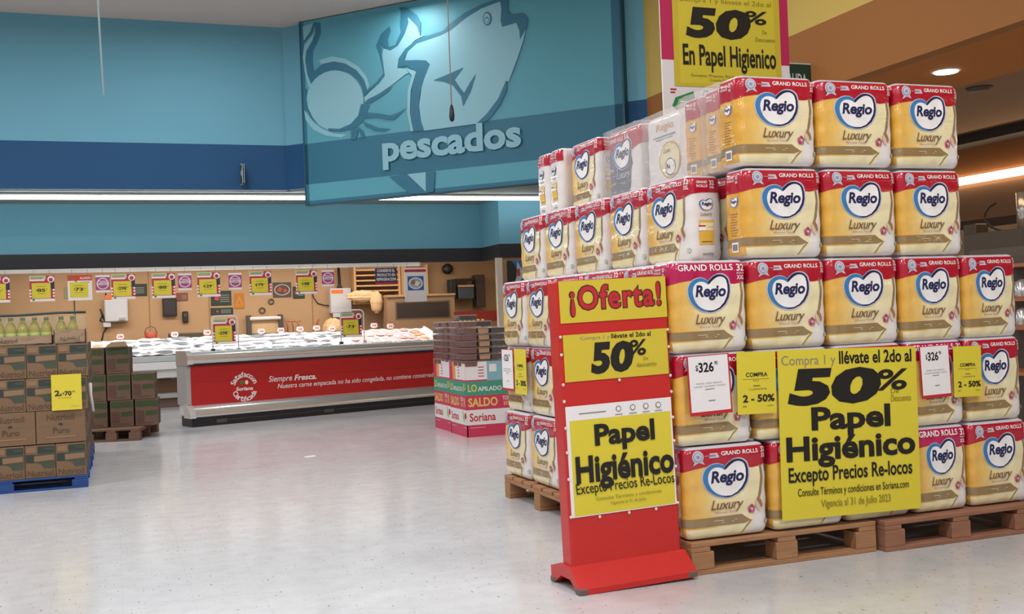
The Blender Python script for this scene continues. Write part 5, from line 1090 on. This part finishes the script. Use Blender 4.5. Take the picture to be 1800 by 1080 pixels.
CLEAR = M('tray_clear', '#d9d0cc', .12, alpha=.10, coat=.5, bump=.5, bscale=20)
def food_tray(w_, d, h, m, lid=True):
    t = thing('food_tray', 'x', 'food tray'); G().prism([(.010, .003), (w_-.010, .003), (w_-.004, h*.74), (.004, h*.74)], .006, d-.006, m, 'y').build('contents', t)
    g = G(); g.box(-.004, w_+.004, -.004, d+.004, h*.78, h*.85, M('tray_rim', '#cfc6c2', .15, alpha=.5, coat=.5), .002)
    g.prism([(.004, .0), (w_-.004, .0), (w_, h*.8), (0, h*.8)], 0, d, CLEAR, 'y'); g.box(.012, w_-.012, .012, d-.012, h*.84, h*.96, CLEAR, .005); g.build('clear_shell', t); return t
def stack(proto, xs, ys, z0, n, h, lab, grp, first=[True]):
    f = True
    for x in xs:
        for y in ys:
            for k in range(n):
                o = proto if f else dup(proto); f = False
                o.location = (x+random.uniform(-.006, .006), y+random.uniform(-.006, .006), z0+h*k); tag(o, lab, 'food tray', grp)
TH = .068
stack(food_tray(.145, .125, TH, MEAT), [BX-.01], [10.59+.13*i for i in range(4)], .727, 7, TH, 'clear-lidded tray of dark red food stacked on the nearer bin', 'dark red trays on the nearer bin')
stack(food_tray(.145, .13, TH, MEAT), [BX+.01], [11.24+.14*i for i in range(4)], .727, 7, TH, 'clear-lidded tray of dark red food stacked on the farther bin', 'dark red trays on the farther bin')
stack(food_tray(.125, .26, TH, MEATL), [BX+.155], [10.60], .727, 6, TH, 'clear-lidded tray of tan food in the middle column of the nearer bin', 'tan trays on the nearer bin')
stack(food_tray(.185, .26, TH, BLKT), [BX+.295], [10.60], .727, 6, TH, 'black food tray in the right column of the nearer bin', 'black trays on the nearer bin')
stack(food_tray(.20, .22, TH, BLKT), [BX+.20], [10.87], .727, 7, TH, 'black food tray in the back column of the nearer bin', 'black trays at the back of the nearer bin')
stack(food_tray(.20, .22, TH, BLKT), [BX+.185], [11.3], .727, 8, TH, 'black food tray on the farther bin, highest of the stacks', 'black trays on the farther bin')

# ------------------------------------------------------------------ bakery corner at the far right
t = thing('oven', 'grey steel oven with flue at the right edge behind the pile', 'oven', (9.50, 9.0, 0))
OVM = M('oven_grey', '#63594f', .4, metal=.4); G().box(0, .85, 0, 1.15, 0, 2.0, OVM, .01).build('body', t); G().box(-.012, 0, .1, 1.05, 1.55, 1.8, M('oven_panel', '#6a625b', .4), .004).build('control_panel', t)
G().box(.1, .3, 1.05, 1.25, 1.9, 2.12, OVM, .01).build('side_box', t); G().tube([(.25, .45, 2.0), (.25, .45, 2.42)], .09, STEEL, 16).build('flue', t); G().tube([(.2, .70, 2.0), (.2, .80, 2.02), (.2, .92, 2.07), (.2, 1.0, 2.15), (.2, 1.0, 2.23), (.2, .93, 2.30), (.2, .82, 2.34)], .012, DARK, 6).build('cable', t)
t = thing('product_shelf', 'shelf with round silver packs at the right picture edge', 'shelf', (7.4, 6.9, 0))
G().box(0, .5, 0, .9, 0, .06, OVM).box(.46, .5, 0, .9, .06, 1.62, OVM).build('frame', t)
for z in (.55, .95, 1.2, 1.5): G().box(0, .5, 0, .9, z, z+.03, M('shelf_rust', '#a8653c', .5)).build('shelf_board', t)
k = None
for z in (.98, 1.23):
    for i in range(5):
        g = G().lathe([(.07, 0), (.075, .02), (.07, .14), (.02, .165)], CHROME, n=12)
        if k is None: k = o = g.build('silver_pack')
        else: o = k.copy(); C.objects.link(o)
        o.location = (7.52, 7.0+.17*i, z); tag(o, 'round silver pack on the shelf at the right picture edge', 'pack', 'silver packs on the right shelf')
t = G().box(-.05, .05, -.03, .03, 0, .003, PAPER).build('paper_scrap', None, (1.68, 10.09, 0), .2); tag(t, 'small white paper scrap lying on the floor before the red counter', 'paper')
